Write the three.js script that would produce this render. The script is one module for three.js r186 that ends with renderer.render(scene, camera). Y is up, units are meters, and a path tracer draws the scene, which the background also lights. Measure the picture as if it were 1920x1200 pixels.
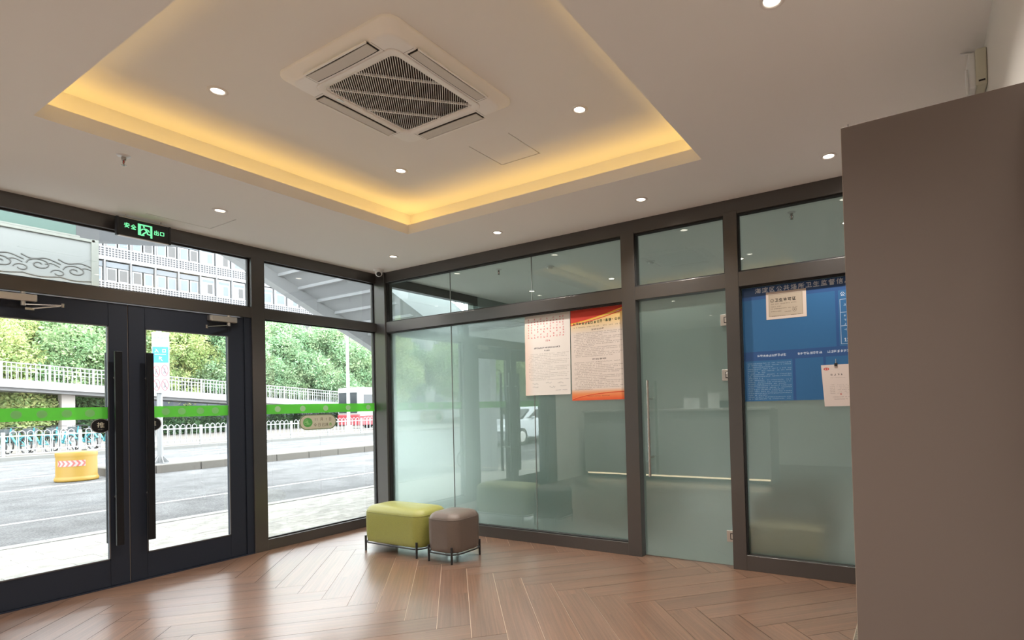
import * as THREE from 'three';
import { RoundedBoxGeometry } from 'three/addons/geometries/RoundedBoxGeometry.js';
import { mergeGeometries } from 'three/addons/utils/BufferGeometryUtils.js';
import { MarchingCubes } from 'three/addons/objects/MarchingCubes.js';
import { RectAreaLightUniformsLib } from 'three/addons/lights/RectAreaLightUniformsLib.js';

// ---------------------------------------------------------------- camera, sky, exposure
const scene = new THREE.Scene();
const camera = new THREE.PerspectiveCamera(2 * Math.atan(600 / 1025.33) * 180 / Math.PI, 1.6, 0.05, 400);
camera.rotation.order = 'YXZ';
camera.position.set(5.61, 1.3673, 4.3765);
camera.rotation.set(0.01656, 0.51956, -0.02642);
camera.setViewOffset(1920, 1200, -169.9, -139.5, 1920, 1200);      // the photograph is an off-centre crop
const renderer = new THREE.WebGLRenderer();
renderer.toneMapping = THREE.LinearToneMapping;
renderer.toneMappingExposure = 1.62;
renderer.shadowMap.enabled = true;
RectAreaLightUniformsLib.init();
scene.background = new THREE.Color(6.6, 6.72, 6.95);               // even overcast sky
const LAMP = 5.6, COVE = 6.3, BACKLAMP = 3.6;                                       // downlights (candela), cove strip (nits), lamps of the room behind

// ---------------------------------------------------------------- helpers
const V3 = (x, y, z) => new THREE.Vector3(x, y, z);
const col = (r, g, b) => new THREE.Color(r, g, b);
let seed = 12345;
const rnd = () => { seed = (seed + 0x6d2b79f5) | 0; let t = Math.imul(seed ^ (seed >>> 15), 1 | seed); t = (t + Math.imul(t ^ (t >>> 7), 61 | t)) ^ t; return ((t ^ (t >>> 14)) >>> 0) / 4294967296; };
const rr = (a, b) => a + (b - a) * rnd();
const taken = {};
function numbered(n) { if (taken[n] === undefined) { taken[n] = 0; return n; } taken[n]++; return n + '_' + String(taken[n]).padStart(3, '0'); }
function tag(o, label, category, group, kind) {
  if (label) o.userData.label = label; if (category) o.userData.category = category;
  if (group) o.userData.group = group; if (kind) o.userData.kind = kind; return o;
}
function thing(name, label, category, group, kind) { const g = new THREE.Group(); g.name = numbered(name); scene.add(g); return tag(g, label, category, group, kind); }
function struct(name, label, category) { return thing(name, label, category, null, 'structure'); }
function part(name, geo, mat, parent, label) {
  const m = new THREE.Mesh(Array.isArray(geo) ? mergeGeometries(geo.map(clean)) : geo, mat); m.name = name; m.castShadow = m.receiveShadow = true;
  if (label) m.userData.label = label; parent.add(m); return m;
}
const clean = (g) => { let h = g.index ? g.toNonIndexed() : g; for (const k of Object.keys(h.attributes)) if (!['position', 'normal', 'uv'].includes(k)) h.deleteAttribute(k); return h; };
function bx(x0, x1, y0, y1, z0, z1) { const g = new THREE.BoxGeometry(Math.abs(x1 - x0), Math.abs(y1 - y0), Math.abs(z1 - z0)); g.translate((x0 + x1) / 2, (y0 + y1) / 2, (z0 + z1) / 2); return g; }
function rbx(x0, x1, y0, y1, z0, z1, r = 0.003, s = 2) { const g = new RoundedBoxGeometry(Math.abs(x1 - x0), Math.abs(y1 - y0), Math.abs(z1 - z0), s, r); g.translate((x0 + x1) / 2, (y0 + y1) / 2, (z0 + z1) / 2); return g; }
function cyl(r0, r1, h, n = 20) { return new THREE.CylinderGeometry(r0, r1, h, n); }
function rod(a, b, r, n = 8) { const d = b.clone().sub(a), g = new THREE.CylinderGeometry(r, r, d.length(), n); g.applyQuaternion(new THREE.Quaternion().setFromUnitVectors(V3(0, 1, 0), d.clone().normalize())); const m = a.clone().add(b).multiplyScalar(0.5); g.translate(m.x, m.y, m.z); return g; }
function tube(pts, r, seg = 24, n = 6, closed = false) { return new THREE.TubeGeometry(new THREE.CatmullRomCurve3(pts, closed), seg, r, n, closed); }
function lathe(pts, n = 28) { return new THREE.LatheGeometry(pts.map((p) => new THREE.Vector2(p[0], p[1])), n); }
const std = (c, roughness = 0.6, o = {}) => new THREE.MeshStandardMaterial({ color: c, roughness, ...o });
const phy = (c, roughness = 0.6, o = {}) => new THREE.MeshPhysicalMaterial({ color: c, roughness, ...o });

// textures ------------------------------------------------------------
function dataTex(w, h, f, srgb = false) {
  const d = new Uint8Array(w * h * 4);
  for (let j = 0; j < h; j++) for (let i = 0; i < w; i++) { const v = f(i, j), k = (j * w + i) * 4; const a = Array.isArray(v) ? v : [v, v, v]; d[k] = a[0]; d[k + 1] = a[1]; d[k + 2] = a[2]; d[k + 3] = 255; }
  const t = new THREE.DataTexture(d, w, h); t.magFilter = THREE.LinearFilter; t.minFilter = THREE.LinearFilter; t.wrapS = t.wrapT = THREE.RepeatWrapping; if (srgb) t.colorSpace = THREE.SRGBColorSpace; t.needsUpdate = true; return t;
}
function noiseGrid(w, h) { const a = new Float32Array(w * h); for (let i = 0; i < a.length; i++) a[i] = rnd(); return (x, y) => { const x0 = Math.floor(x), y0 = Math.floor(y), fx = x - x0, fy = y - y0, s = fx * fx * (3 - 2 * fx), t = fy * fy * (3 - 2 * fy), g = (i, j) => a[(((j % h) + h) % h) * w + (((i % w) + w) % w)]; return (g(x0, y0) * (1 - s) + g(x0 + 1, y0) * s) * (1 - t) + (g(x0, y0 + 1) * (1 - s) + g(x0 + 1, y0 + 1) * s) * t; }; }
const N1 = noiseGrid(64, 64), N2 = noiseGrid(64, 64), N3 = noiseGrid(256, 256);
function canvas(w, h) { const c = document.createElement('canvas'); c.width = w; c.height = h; return [c, c.getContext('2d')]; }
function canvasTex(c) { const t = new THREE.CanvasTexture(c); t.colorSpace = THREE.SRGBColorSpace; t.magFilter = THREE.LinearFilter; return t; }

// stroke lettering for the Chinese signs: polylines on a 100 x 100 field
const W3 = '8,14 20,22;4,40 16,48;6,92 22,64;';
const GLYPH = {
  安: '50,2 50,14;14,30 14,18 86,18 86,30;8,52 92,52;44,32 28,66 82,96;70,52 58,78 16,98', 全: '50,4 10,46;50,4 90,46;28,48 72,48;30,70 70,70;14,94 86,94;50,48 50,94',
  出: '50,4 50,94;20,18 20,48 80,48;80,18 80,48;12,58 12,94 88,94 88,58', 口: '18,18 18,86 82,86 82,18 18,18',
  推: '8,26 40,26;24,6 24,90 12,84;8,60 40,50;58,6 44,40;52,28 52,96;52,30 94,30;72,10 76,28;52,50 90,50;52,70 90,70;52,92 96,92;73,30 73,92',
  海: W3 + '42,6 32,26;38,18 94,18;44,32 38,86;44,32 88,32 84,86 72,92;28,58 98,58;60,40 66,48;58,66 64,76;38,86 90,86', 淀: W3 + '58,4 62,12;34,28 34,18 94,18 94,28;42,36 86,36;64,36 64,86;64,58 86,58;48,52 44,74 30,94;44,74 60,88 98,92',
  区: '88,12 14,12 14,92 92,92;74,26 30,78;32,32 78,78', 公: '38,10 10,50;62,10 92,50;50,44 24,86 78,84;66,66 86,94', 共: '30,6 30,62;70,6 70,62;12,28 88,28;6,62 94,62;34,70 12,94;66,70 88,94',
  场: '6,34 36,34;21,10 21,78;4,84 38,70;44,14 84,14 50,46 92,46 86,90 74,86;64,46 42,86;80,46 58,92', 所: '44,8 14,18 14,60 6,94;14,34 44,34 44,58 14,58;90,8 58,20 58,54 50,94;58,44 98,44;80,44 80,96',
  卫: '14,14 82,14 80,62 68,56;44,14 44,88;4,90 96,90', 生: '26,6 8,44;20,26 88,26;16,56 84,56;4,92 96,92;50,4 50,92',
  监: '18,10 18,44;36,4 36,50;60,4 48,34;56,20 92,20;66,30 78,40;18,58 18,90;18,58 82,58 82,90;40,58 40,90;60,58 60,90;4,92 96,92',
  督: '28,2 28,30;28,12 46,12;6,26 48,26;14,36 8,46;40,36 46,46;28,28 28,48;54,10 92,10 60,46;58,18 94,48;24,54 24,96 76,96 76,54 24,54;24,68 76,68;24,82 76,82',
  信: '28,4 8,46;20,28 20,96;60,4 66,14;40,24 96,24;48,40 88,40;48,54 88,54;48,68 48,94 88,94 88,68 48,68', 息: '50,2 44,12;26,14 26,58 74,58 74,14 26,14;26,28 74,28;26,43 74,43;12,70 8,90;30,66 34,92 74,92 76,80;48,66 56,78;84,68 94,86',
  许: '14,8 24,18;4,38 24,38 24,84 36,74;56,6 42,40;50,26 90,26;38,56 96,56;68,26 68,96', 可: '4,14 96,14;80,14 80,90 64,86;20,34 20,70 54,70 54,34 20,34', 证: '14,8 24,18;4,38 22,38 22,84 36,74;42,14 94,14;68,14 68,88;68,50 92,50;48,44 48,88;36,90 98,90',
  入: '34,8 50,22 46,50 8,92;50,36 92,92', 月: '26,8 26,60 12,94;26,8 76,8 76,90 62,88;26,34 76,34;26,60 76,60', 日: '22,8 22,92 78,92 78,8 22,8;22,50 78,50',
  今: '50,4 8,48;50,4 92,48;40,40 52,48;24,58 76,58 48,96', 已: '16,14 80,14 80,48 20,48;20,32 20,90 90,90 90,70', 消: W3 + '64,4 64,34;40,12 48,26;88,10 80,26;44,40 44,96;44,40 86,40 86,92 76,90;44,58 86,58;44,74 86,74',
  毒: '20,12 80,12;26,24 74,24;10,38 90,38;50,2 50,38;26,48 20,88;26,48 80,48 74,94;6,68 96,68;20,88 78,88', 开: '14,14 86,14;6,46 94,46;34,14 34,46 14,94;68,14 68,96',
  示: '24,14 76,14;6,40 94,40;50,40 50,92 36,86;28,56 12,82;72,56 90,82', 承: '26,8 74,8 52,24;52,24 52,92 40,86;8,36 34,36 8,82;38,42 64,42;36,56 66,56;30,72 70,72;88,28 70,44;62,32 96,86',
  诺: '14,8 24,18;4,38 22,38 22,84 34,74;38,20 96,20;56,6 56,32;78,6 78,32;36,44 98,44;66,34 36,80;54,62 54,94 90,94 90,62 54,62',
};
function glyph(c, ch, x, y, s, lw, sx = 1) {
  c.lineWidth = lw; c.lineCap = 'round'; c.lineJoin = 'round';
  for (const st of GLYPH[ch].split(';')) { c.beginPath(); st.trim().split(' ').forEach((p, i) => { const [a, b] = p.split(',').map(Number); i ? c.lineTo(x + a / 100 * s * sx, y + b / 100 * s) : c.moveTo(x + a / 100 * s * sx, y + b / 100 * s); }); c.stroke(); }
}
function illegible(c, x, y, s, lw, n = 4) {   // a character too small to read in the photograph
  c.lineWidth = lw; for (let k = 0; k < n; k++) { c.beginPath(); if (k % 2) { const h = rr(0.1, 0.9); c.moveTo(x + rr(0, 0.2) * s, y + h * s); c.lineTo(x + rr(0.7, 0.95) * s, y + h * s); } else { const h = rr(0.1, 0.9); c.moveTo(x + h * s, y + rr(0, 0.2) * s); c.lineTo(x + (h + rr(-0.1, 0.1)) * s, y + rr(0.7, 1) * s); } c.stroke(); }
}
function textLine(c, x, y, w, s, lw, fill = 0.86) { for (let k = 0; k * s < w; k++) if (rnd() < fill) illegible(c, x + k * s, y, s * 0.82, lw, 3); }
function printed(w, h, paper, draw) { const [cv, c] = canvas(w, h); c.fillStyle = paper; c.fillRect(0, 0, w, h); draw(c, w, h); return canvasTex(cv); }

// ---------------------------------------------------------------- materials
const M = {};
M.paint = std(col(0.86, 0.84, 0.81), 0.85);
M.paintWall = std(col(0.76, 0.74, 0.70), 0.85);
M.frame = phy(col(0.125, 0.118, 0.114), 0.29, { metalness: 0.75 });
M.frameDark = std(col(0.03, 0.03, 0.032), 0.45, { metalness: 0.3 });
M.doorMetal = std(col(0.014, 0.019, 0.032), 0.5, { metalness: 0.3 });
M.gasket = std(col(0.012, 0.012, 0.012), 0.7);
M.silver = std(col(0.62, 0.6, 0.57), 0.32, { metalness: 0.9 });
M.steel = std(col(0.6, 0.58, 0.55), 0.22, { metalness: 1 });
M.clear = phy(col(0.96, 0.985, 0.975), 0.0, { transmission: 1, thickness: 0, ior: 1.5 });
M.clearGreen = phy(col(0.91, 0.965, 0.94), 0.0, { transmission: 1, thickness: 0, ior: 1.55 });
M.frostPane = phy(col(0.87, 0.94, 0.92), 0.0, { transmission: 1, thickness: 0, ior: 1.75 });
M.frostFilm = phy(col(0.925, 0.96, 0.95), 0.44, { transmission: 0.88, thickness: 0.001, ior: 1.4 });
M.plastic = std(col(0.92, 0.90, 0.87), 0.4);
M.white = std(col(0.8, 0.8, 0.79), 0.45);
M.black = std(col(0.014, 0.014, 0.015), 0.45);
M.dark = std(col(0.02, 0.018, 0.017), 0.85);

// ---------------------------------------------------------------- floor
const XR = 5.94, ZN = 7.2, H = 3.0, H2 = 3.28;
{
  const floor = struct('floor', 'herringbone floor of brown wood-look planks with pale joints', 'floor');
  const grain = dataTex(1024, 256, (i, j) => {
    const u = i / 1024, v = j / 256, w = N1(u * 3, v * 5) * 0.5;
    const a = N2(u * 4 + 3, v * 60 + w * 3), b = N1(u * 9, v * 150 + w * 4), c = N3(u * 160, v * 256), f = N1(u * 3 + 9, v * 4);
    const k = 0.77 + 0.15 * a + 0.11 * b - 0.07 * c + 0.10 * f - 0.08;
    return [Math.min(255, 160 * k + 18), Math.min(255, 124 * k + 14), Math.min(255, 100 * k + 11)];
  }, true);
  const gb = dataTex(512, 256, (i, j) => 128 + 70 * (N2(i / 512 * 20, j / 256 * 120) - 0.5) + 40 * (N3(i / 2, j) - 0.5));
  const tones = [[1, 1, 1], [0.93, 0.92, 0.91], [1.05, 1.03, 1.0], [0.97, 0.95, 0.92], [1.0, 0.97, 0.93], [0.9, 0.89, 0.88]];
  const mats = tones.map((t) => phy(col(t[0] * 0.48, t[1] * 0.47, t[2] * 0.48), 0.36, { map: grain, bumpMap: gb, bumpScale: 0.00025, ior: 1.5, clearcoat: 0.75, clearcoatRoughness: 0.22 }));
  part('joint_bed', bx(-0.02, XR, -0.05, -0.0025, -0.1, ZN), std(col(0.56, 0.45, 0.34), 0.8), floor);
  const w = 0.206, L = 1.25, g = 0.0014, q0 = 0.9447, p0 = q0 + 1.5076, S = Math.SQRT1_2;
  const clip = (poly, ax, val, keepGreater) => { const out = []; for (let i = 0; i < poly.length; i++) { const a = poly[i], b = poly[(i + 1) % poly.length], ia = keepGreater ? a[ax] >= val : a[ax] <= val, ib = keepGreater ? b[ax] >= val : b[ax] <= val; if (ia) out.push(a); if (ia !== ib) { const t = (val - a[ax]) / (b[ax] - a[ax]); out.push(a.map((c, k) => c + (b[k] - c) * t)); } } return out; };
  function plank(pa, pb, qa, qb, along) {
    const ou = rr(0, 1), ov = rr(0, 1);
    const corner = (p, q) => [(p + q) * S, (p - q) * S, ou + (along ? p - pa : q - qa) / 1.6, ov + (along ? q - qa : p - pa) / 0.42];
    let poly = [corner(pa + g, qa + g), corner(pb - g, qa + g), corner(pb - g, qb - g), corner(pa + g, qb - g)];
    for (const [ax, v, k] of [[0, 0, true], [0, XR, false], [1, -0.1, true], [1, ZN, false]]) if (poly.length) poly = clip(poly, ax, v, k);
    if (poly.length < 3) return;
    let area = 0; for (let i = 0; i < poly.length; i++) { const a = poly[i], b = poly[(i + 1) % poly.length]; area += a[0] * b[1] - b[0] * a[1]; }
    if (Math.abs(area) < 0.003) return;
    if (area > 0) poly.reverse();
    const n = poly.length, pos = [], nor = [], uv = [], idx = [];
    const cx = poly.reduce((s, a) => s + a[0], 0) / n, cz = poly.reduce((s, a) => s + a[1], 0) / n;
    poly.forEach((a) => { pos.push(a[0], 0, a[1]); nor.push(0, 1, 0); uv.push(a[2], a[3]); });
    for (let i = 1; i < n - 1; i++) idx.push(0, i, i + 1);
    poly.forEach((a, i) => { const b = poly[(i + 1) % n], k = pos.length / 3, nx = b[1] - a[1], nz = -(b[0] - a[0]), l = Math.hypot(nx, nz) || 1, sg = (nx * ((a[0] + b[0]) / 2 - cx) + nz * ((a[1] + b[1]) / 2 - cz)) > 0 ? 1 : -1; for (const [v, y] of [[a, 0], [b, 0], [b, -0.004], [a, -0.004]]) { pos.push(v[0], y, v[1]); nor.push(sg * nx / l, 0, sg * nz / l); uv.push(v[2], v[3]); } idx.push(k, k + 1, k + 2, k, k + 2, k + 3); });
    const G = new THREE.BufferGeometry(); G.setAttribute('position', new THREE.Float32BufferAttribute(pos, 3)); G.setAttribute('normal', new THREE.Float32BufferAttribute(nor, 3)); G.setAttribute('uv', new THREE.Float32BufferAttribute(uv, 2)); G.setIndex(idx);
    part('plank', G, mats[Math.floor(rnd() * mats.length)], floor);
  }
  for (let m = -4; m <= 5; m++) for (let k = -40; k <= 40; k++) {
    const p = p0 + k * w + m * L, q = q0 + k * w - m * L;
    plank(p, p + L, q, q + w, true);
    plank(p + L, p + L + w, q + w - L, q + w, false);
  }
}

// ---------------------------------------------------------------- ceiling with raised tray and cove
const AP = [[2.825, 3.185, 1.015, 1.38, 0.008, 0.008, 0.008, 0.0006], [0.265, 0.685, 1.915, 2.375, 0.008, 0.0006, 0.008, 0.0006]];   // access panels: x0 x1 z0 z1 and the open gap on each side
const TX0 = 1.532, TX1 = 4.405, TZ0 = 0.835, TZ1 = 3.345, RX0 = 1.32, RX1 = 4.617, RZ0 = 0.622, RZ1 = 3.557;
{
  const ceiling = struct('ceiling', 'warm white plaster ceiling with a raised square tray and hidden strip lighting', 'ceiling');
  const apHole = ([x0, x1, z0, z1, a, b, c, d]) => new THREE.Path([[x0 - a, -(z0 - c)], [x0 - a, -(z1 + d)], [x1 + b, -(z1 + d)], [x1 + b, -(z0 - c)]].map((q) => new THREE.Vector2(...q)));
  const ring = (x0, x1, z0, z1, hx0, hx1, hz0, hz1, y, t, ap) => { const s = new THREE.Shape([[x0, -z0], [x1, -z0], [x1, -z1], [x0, -z1]].map((a) => new THREE.Vector2(...a))); s.holes.push(new THREE.Path([[hx0, -hz0], [hx0, -hz1], [hx1, -hz1], [hx1, -hz0]].map((a) => new THREE.Vector2(...a)))); if (ap) s.holes.push(apHole(ap)); const g = new THREE.ExtrudeGeometry(s, { depth: t, bevelEnabled: false }); g.rotateX(-Math.PI / 2); g.translate(0, y, 0); return g; };
  part('lower_panel', ring(-0.1, XR + 0.1, -0.1, ZN + 0.1, TX0, TX1, TZ0, TZ1, H, 0.03, AP[1]), M.paint, ceiling);
  part('cove_lip', ring(TX0 - 0.03, TX1 + 0.03, TZ0 - 0.03, TZ1 + 0.03, TX0, TX1, TZ0, TZ1, H + 0.03, 0.058), M.paint, ceiling);
  part('cove_wall', ring(RX0 - 0.05, RX1 + 0.05, RZ0 - 0.05, RZ1 + 0.05, RX0, RX1, RZ0, RZ1, H + 0.03, H2 - H - 0.03), M.paint, ceiling);
  const rs = new THREE.Shape([[RX0 - 0.05, -(RZ0 - 0.05)], [RX1 + 0.05, -(RZ0 - 0.05)], [RX1 + 0.05, -(RZ1 + 0.05)], [RX0 - 0.05, -(RZ1 + 0.05)]].map((q) => new THREE.Vector2(...q))); rs.holes.push(apHole(AP[0]));
  const rg = new THREE.ExtrudeGeometry(rs, { depth: 0.05, bevelEnabled: false }); rg.rotateX(-Math.PI / 2); rg.translate(0, H2, 0); part('raised_panel', rg, M.paint, ceiling);
  part('roof_slab', bx(-0.3, XR + 0.3, H2 + 0.06, H2 + 0.2, -4.8, ZN + 0.3), std(col(0.4, 0.4, 0.4), 0.9), ceiling);
  // the strip lamps lying in the trough
  const amber = col(1.0, 0.64, 0.19), glow = std(col(0.9, 0.8, 0.6), 0.5, { emissive: amber, emissiveIntensity: 1.5 });
  const mx = 0.5, strips = [[RX0 + 0.105, (RZ0 + RZ1) / 2, 0.02, RZ1 - RZ0 - 0.1], [RX1 - 0.105, (RZ0 + RZ1) / 2, 0.02, RZ1 - RZ0 - 0.1], [(RX0 + RX1) / 2, RZ0 + 0.105, RX1 - RX0 - 0.1, 0.02], [(RX0 + RX1) / 2, RZ1 - 0.105, RX1 - RX0 - 0.1, 0.02]];
  for (const [x, z, w, d] of strips) {
    const st = thing('cove_light_strip', 'warm yellow strip lamp lying hidden in the ceiling cove', 'strip light', 'strip lamps hidden in the ceiling cove');
    part('strip', bx(x - w / 2, x + w / 2, H + 0.03, H + 0.038, z - d / 2, z + d / 2), glow, st);
    const l = new THREE.RectAreaLight(amber, COVE, w, d); l.rotation.x = Math.PI / 2; l.position.set(x, H + 0.041, z); l.name = 'cove_light'; scene.add(l);
  }
}

// ---------------------------------------------------------------- left glass front (x = 0)
{
  const g = struct('wall_left', 'street-side glass front in dark metal frames with doors and transom panes', 'glass front');
  part('head_beam', rbx(-0.1, 0, 2.885, 3.0, 0.0, 3.6), M.frame, g);
  part('transom_bar', rbx(-0.1, 0, 2.30, 2.40, 0.0, 1.33), M.frame, g);
  part('transom_bar', rbx(-0.1, 0, 2.295, 2.40, 1.43, 3.36), M.frame, g);
  part('corner_post', rbx(-0.1, 0.155, 0, 3.0, -0.1, 0.015), M.frame, g);
  part('mullion', rbx(-0.1, 0.004, 0, 2.9, 1.315, 1.44), M.frame, g);
  part('mullion', rbx(-0.1, 0.004, 0, 2.9, 3.36, 3.6), M.frame, g);
  part('sill', rbx(-0.1, 0, 0, 0.105, 0.0, 1.33), M.frame, g);
  part('door_jamb', bx(-0.09, -0.012, 0, 2.3, 1.44, 1.502), M.doorMetal, g);
  part('door_jamb', bx(-0.09, -0.012, 0, 2.3, 3.305, 3.36), M.doorMetal, g);
  part('threshold', bx(-0.1, 0.0, -0.05, 0.006, 1.44, 3.36), M.doorMetal, g);
  const gx = -0.052;
  for (const [y0, y1, z0, z1] of [[2.395, 2.89, 0.01, 1.32], [2.395, 2.89, 1.435, 3.365], [0.1, 2.305, 0.01, 1.32]]) {
    part('pane', bx(gx - 0.0002, gx + 0.0002, y0, y1, z0, z1), M.clear, g);
    const b = 0.012, f = [bx(gx - 0.012, gx + 0.012, y0, y0 + b + 0.005, z0, z1), bx(gx - 0.012, gx + 0.012, y1 - b - 0.004, y1, z0, z1), bx(gx - 0.012, gx + 0.012, y0, y1, z0, z0 + b + 0.005), bx(gx - 0.012, gx + 0.012, y0, y1, z1 - b - 0.005, z1)];
    part('gasket', f, M.gasket, g);
  }
  const solid = struct('wall_near_left', 'solid painted wall beside the glass doors', 'wall');
  part('panel', bx(-0.2, 0, 0, 3.0, 3.6, ZN + 0.2), M.paintWall, solid);
  const up = struct('trim_1', 'outer facade panel over the glass front', 'facade panel');
  part('panel', bx(-0.25, -0.1, 3.0, 3.6, -4.8, ZN + 0.2), std(col(0.35, 0.35, 0.35), 0.8), up);

  function leaf(name, z0, z1, gz0, gz1, handleZ, label) {
    const d = struct(name, label, 'door'), x0 = -0.075, x1 = -0.022;
    part('stile', rbx(x0, x1, 0.008, 2.288, z0, Math.min(gz0, gz1)), M.doorMetal, d);
    part('stile', rbx(x0, x1, 0.008, 2.288, Math.max(gz0, gz1), z1), M.doorMetal, d);
    part('rail', rbx(x0, x1, 2.1, 2.288, gz0, gz1), M.doorMetal, d);
    part('rail', rbx(x0, x1, 0.008, 0.22, gz0, gz1), M.doorMetal, d);
    part('pane', bx(-0.0487, -0.0483, 0.215, 2.105, gz0 - 0.005, gz1 + 0.005), M.clear, d);
    part('glazing_bead', [bx(x1 - 0.004, x1 + 0.003, 0.22, 0.229, gz0, gz1), bx(x1 - 0.004, x1 + 0.003, 2.091, 2.1, gz0, gz1), bx(x1 - 0.004, x1 + 0.003, 0.22, 2.1, gz0, gz0 + 0.008), bx(x1 - 0.004, x1 + 0.003, 0.22, 2.1, gz1 - 0.008, gz1)], std(col(0.16, 0.16, 0.17), 0.35, { metalness: 0.7 }), d);
    for (const s of [0, 1]) {
      const xa = s ? -0.15 : 0.035, h = part('handle', rbx(xa, xa + 0.022, 0.335, 1.89, handleZ - 0.024, handleZ + 0.024, 0.003), std(col(0.03, 0.032, 0.036), 0.28, { metalness: 0.8 }), d, 'long flat dark push bar');
      for (const y of [0.72, 1.68]) part('standoff', rod(V3(s ? -0.13 : -0.023, y, handleZ), V3(s ? -0.07 : 0.037, y, handleZ), 0.011), M.silver, h);
    }
    return d;
  }
  const d1 = leaf('door_1', 1.506, 2.4, 1.642, 2.288, 2.282, 'dark framed glass door leaf beside the corner window'); part('meeting_seal', bx(-0.06, -0.03, 0.01, 2.285, 2.4, 2.405), std(col(0.2, 0.165, 0.14), 0.8), d1, 'brown brush seal');
  leaf('door_2', 2.406, 3.302, 2.53, 3.176, 2.492, 'dark framed glass door leaf farther from the corner window');
}

// ---------------------------------------------------------------- far glass partition (z = 0)
const GZ = -0.06;
function frostedPane(name, x0, x1, y0, y1, parent) {
  const p = part(name, bx(x0, x1, y0, y1, GZ - 0.0002, GZ + 0.0002), M.frostPane, parent, 'greenish glass pane');
  part('frosted_film', bx(x0, x1, y0, y1, GZ - 0.0042, GZ - 0.0030), M.frostFilm, p, 'milky frosted film on the back of the pane');
}
{
  const g = struct('wall_far', 'glass partition in dark metal frames with frosted lower panes and clear transoms', 'glass partition');
  part('head_beam', rbx(0.15, XR, 2.878, 3.0, -0.1, 0), M.frame, g);
  for (const [a, b] of [[0.15, 3.34], [3.465, 4.29], [4.395, XR]]) part('transom_bar', rbx(a, b, 2.282, 2.4, -0.1, 0), M.frame, g);
  part('mullion', rbx(3.333, 3.468, 0, 2.9, -0.1, 0.003), M.frame, g);
  part('mullion', rbx(4.287, 4.398, 0, 2.9, -0.1, 0.003), M.frame, g);
  part('sill', rbx(0.15, 3.34, 0, 0.112, -0.1, 0), M.frame, g);
  part('sill', rbx(4.395, XR, 0, 0.122, -0.1, 0), M.frame, g);
  const jx = [0.15, 1.157, 2.284, 3.34];
  for (let i = 0; i < 3; i++) {
    frostedPane('frosted_pane', jx[i] + 0.003, jx[i + 1] - 0.003, 0.105, 2.29, g);
    part('transom_pane', bx(jx[i] + 0.003, jx[i + 1] - 0.003, 2.395, 2.885, GZ - 0.0002, GZ + 0.0002), M.clearGreen, g);
    if (i) part('sealant_joint', [bx(jx[i] - 0.003, jx[i] + 0.003, 0.105, 2.29, GZ - 0.004, GZ + 0.0045), bx(jx[i] - 0.003, jx[i] + 0.003, 2.395, 2.885, GZ - 0.004, GZ + 0.004)], std(col(0.16, 0.18, 0.17), 0.6), g);
  }
  part('transom_pane', bx(3.46, 4.295, 2.395, 2.885, GZ - 0.0002, GZ + 0.0002), M.clearGreen, g);
  part('transom_pane', bx(4.39, XR, 2.395, 2.885, GZ - 0.0002, GZ + 0.0002), M.clearGreen, g);
  frostedPane('frosted_pane', 4.39, XR, 0.115, 2.29, g);
  const bead = (x0, x1, y0, y1) => part('gasket', [bx(x0, x1, y0, y0 + 0.014, GZ + 0.006, -0.012), bx(x0, x1, y1 - 0.014, y1, GZ + 0.006, -0.012), bx(x0, x0 + 0.012, y0, y1, GZ + 0.006, -0.012), bx(x1 - 0.012, x1, y0, y1, GZ + 0.006, -0.012)], M.gasket, g);
  for (const [a, b] of [[0.15, 3.34], [3.465, 4.29], [4.395, XR]]) { bead(a, b, 2.398, 2.88); if (a !== 3.465) bead(a, b, 0.108, 2.284); }

  const d = struct('door_3', 'frameless frosted glass door with a steel bar handle in the glass partition', 'door');
  frostedPane('frosted_leaf', 3.474, 4.281, 0.008, 2.276, d);
  const h = part('handle', rod(V3(3.576, 0.72, 0.025), V3(3.576, 1.56, 0.025), 0.013, 16), M.steel, d, 'vertical stainless steel bar');
  for (const y of [0.885, 1.4]) part('standoff', rod(V3(3.576, y, 0.02), V3(3.576, y, GZ), 0.009, 12), M.steel, h);
  const hb = part('handle', rod(V3(3.576, 0.72, -0.145), V3(3.576, 1.56, -0.145), 0.013, 16), M.steel, d, 'vertical stainless steel bar');
  for (const y of [0.885, 1.4]) part('standoff', rod(V3(3.576, y, -0.14), V3(3.576, y, GZ), 0.009, 12), M.steel, hb);
  for (const y of [2.03, 1.575, 0.25]) { const p = part('hinge', rbx(4.225, 4.285, y - 0.046, y + 0.046, GZ + 0.004, GZ + 0.018, 0.002), M.silver, d, 'square satin metal glass hinge'); part('hinge_slot', rbx(4.255, 4.284, y - 0.026, y + 0.026, GZ + 0.018, GZ + 0.021, 0.001), M.dark, p); part('hinge_face', rbx(4.262, 4.284, y - 0.019, y + 0.019, GZ + 0.02, GZ + 0.023, 0.001), M.silver, p); }
}

// ---------------------------------------------------------------- other walls of the room
{
  const r = struct('wall_right', 'plain white painted wall behind the tall cabinet', 'wall'); part('panel', bx(XR, XR + 0.2, 0, H2 + 0.06, -4.8, ZN + 0.2), M.paintWall, r);
  const n = struct('wall_near', 'plain painted wall behind the reception counter', 'wall'); part('panel', bx(-0.2, XR + 0.2, 0, 3.0, ZN, ZN + 0.2), M.paintWall, n);
}

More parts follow.
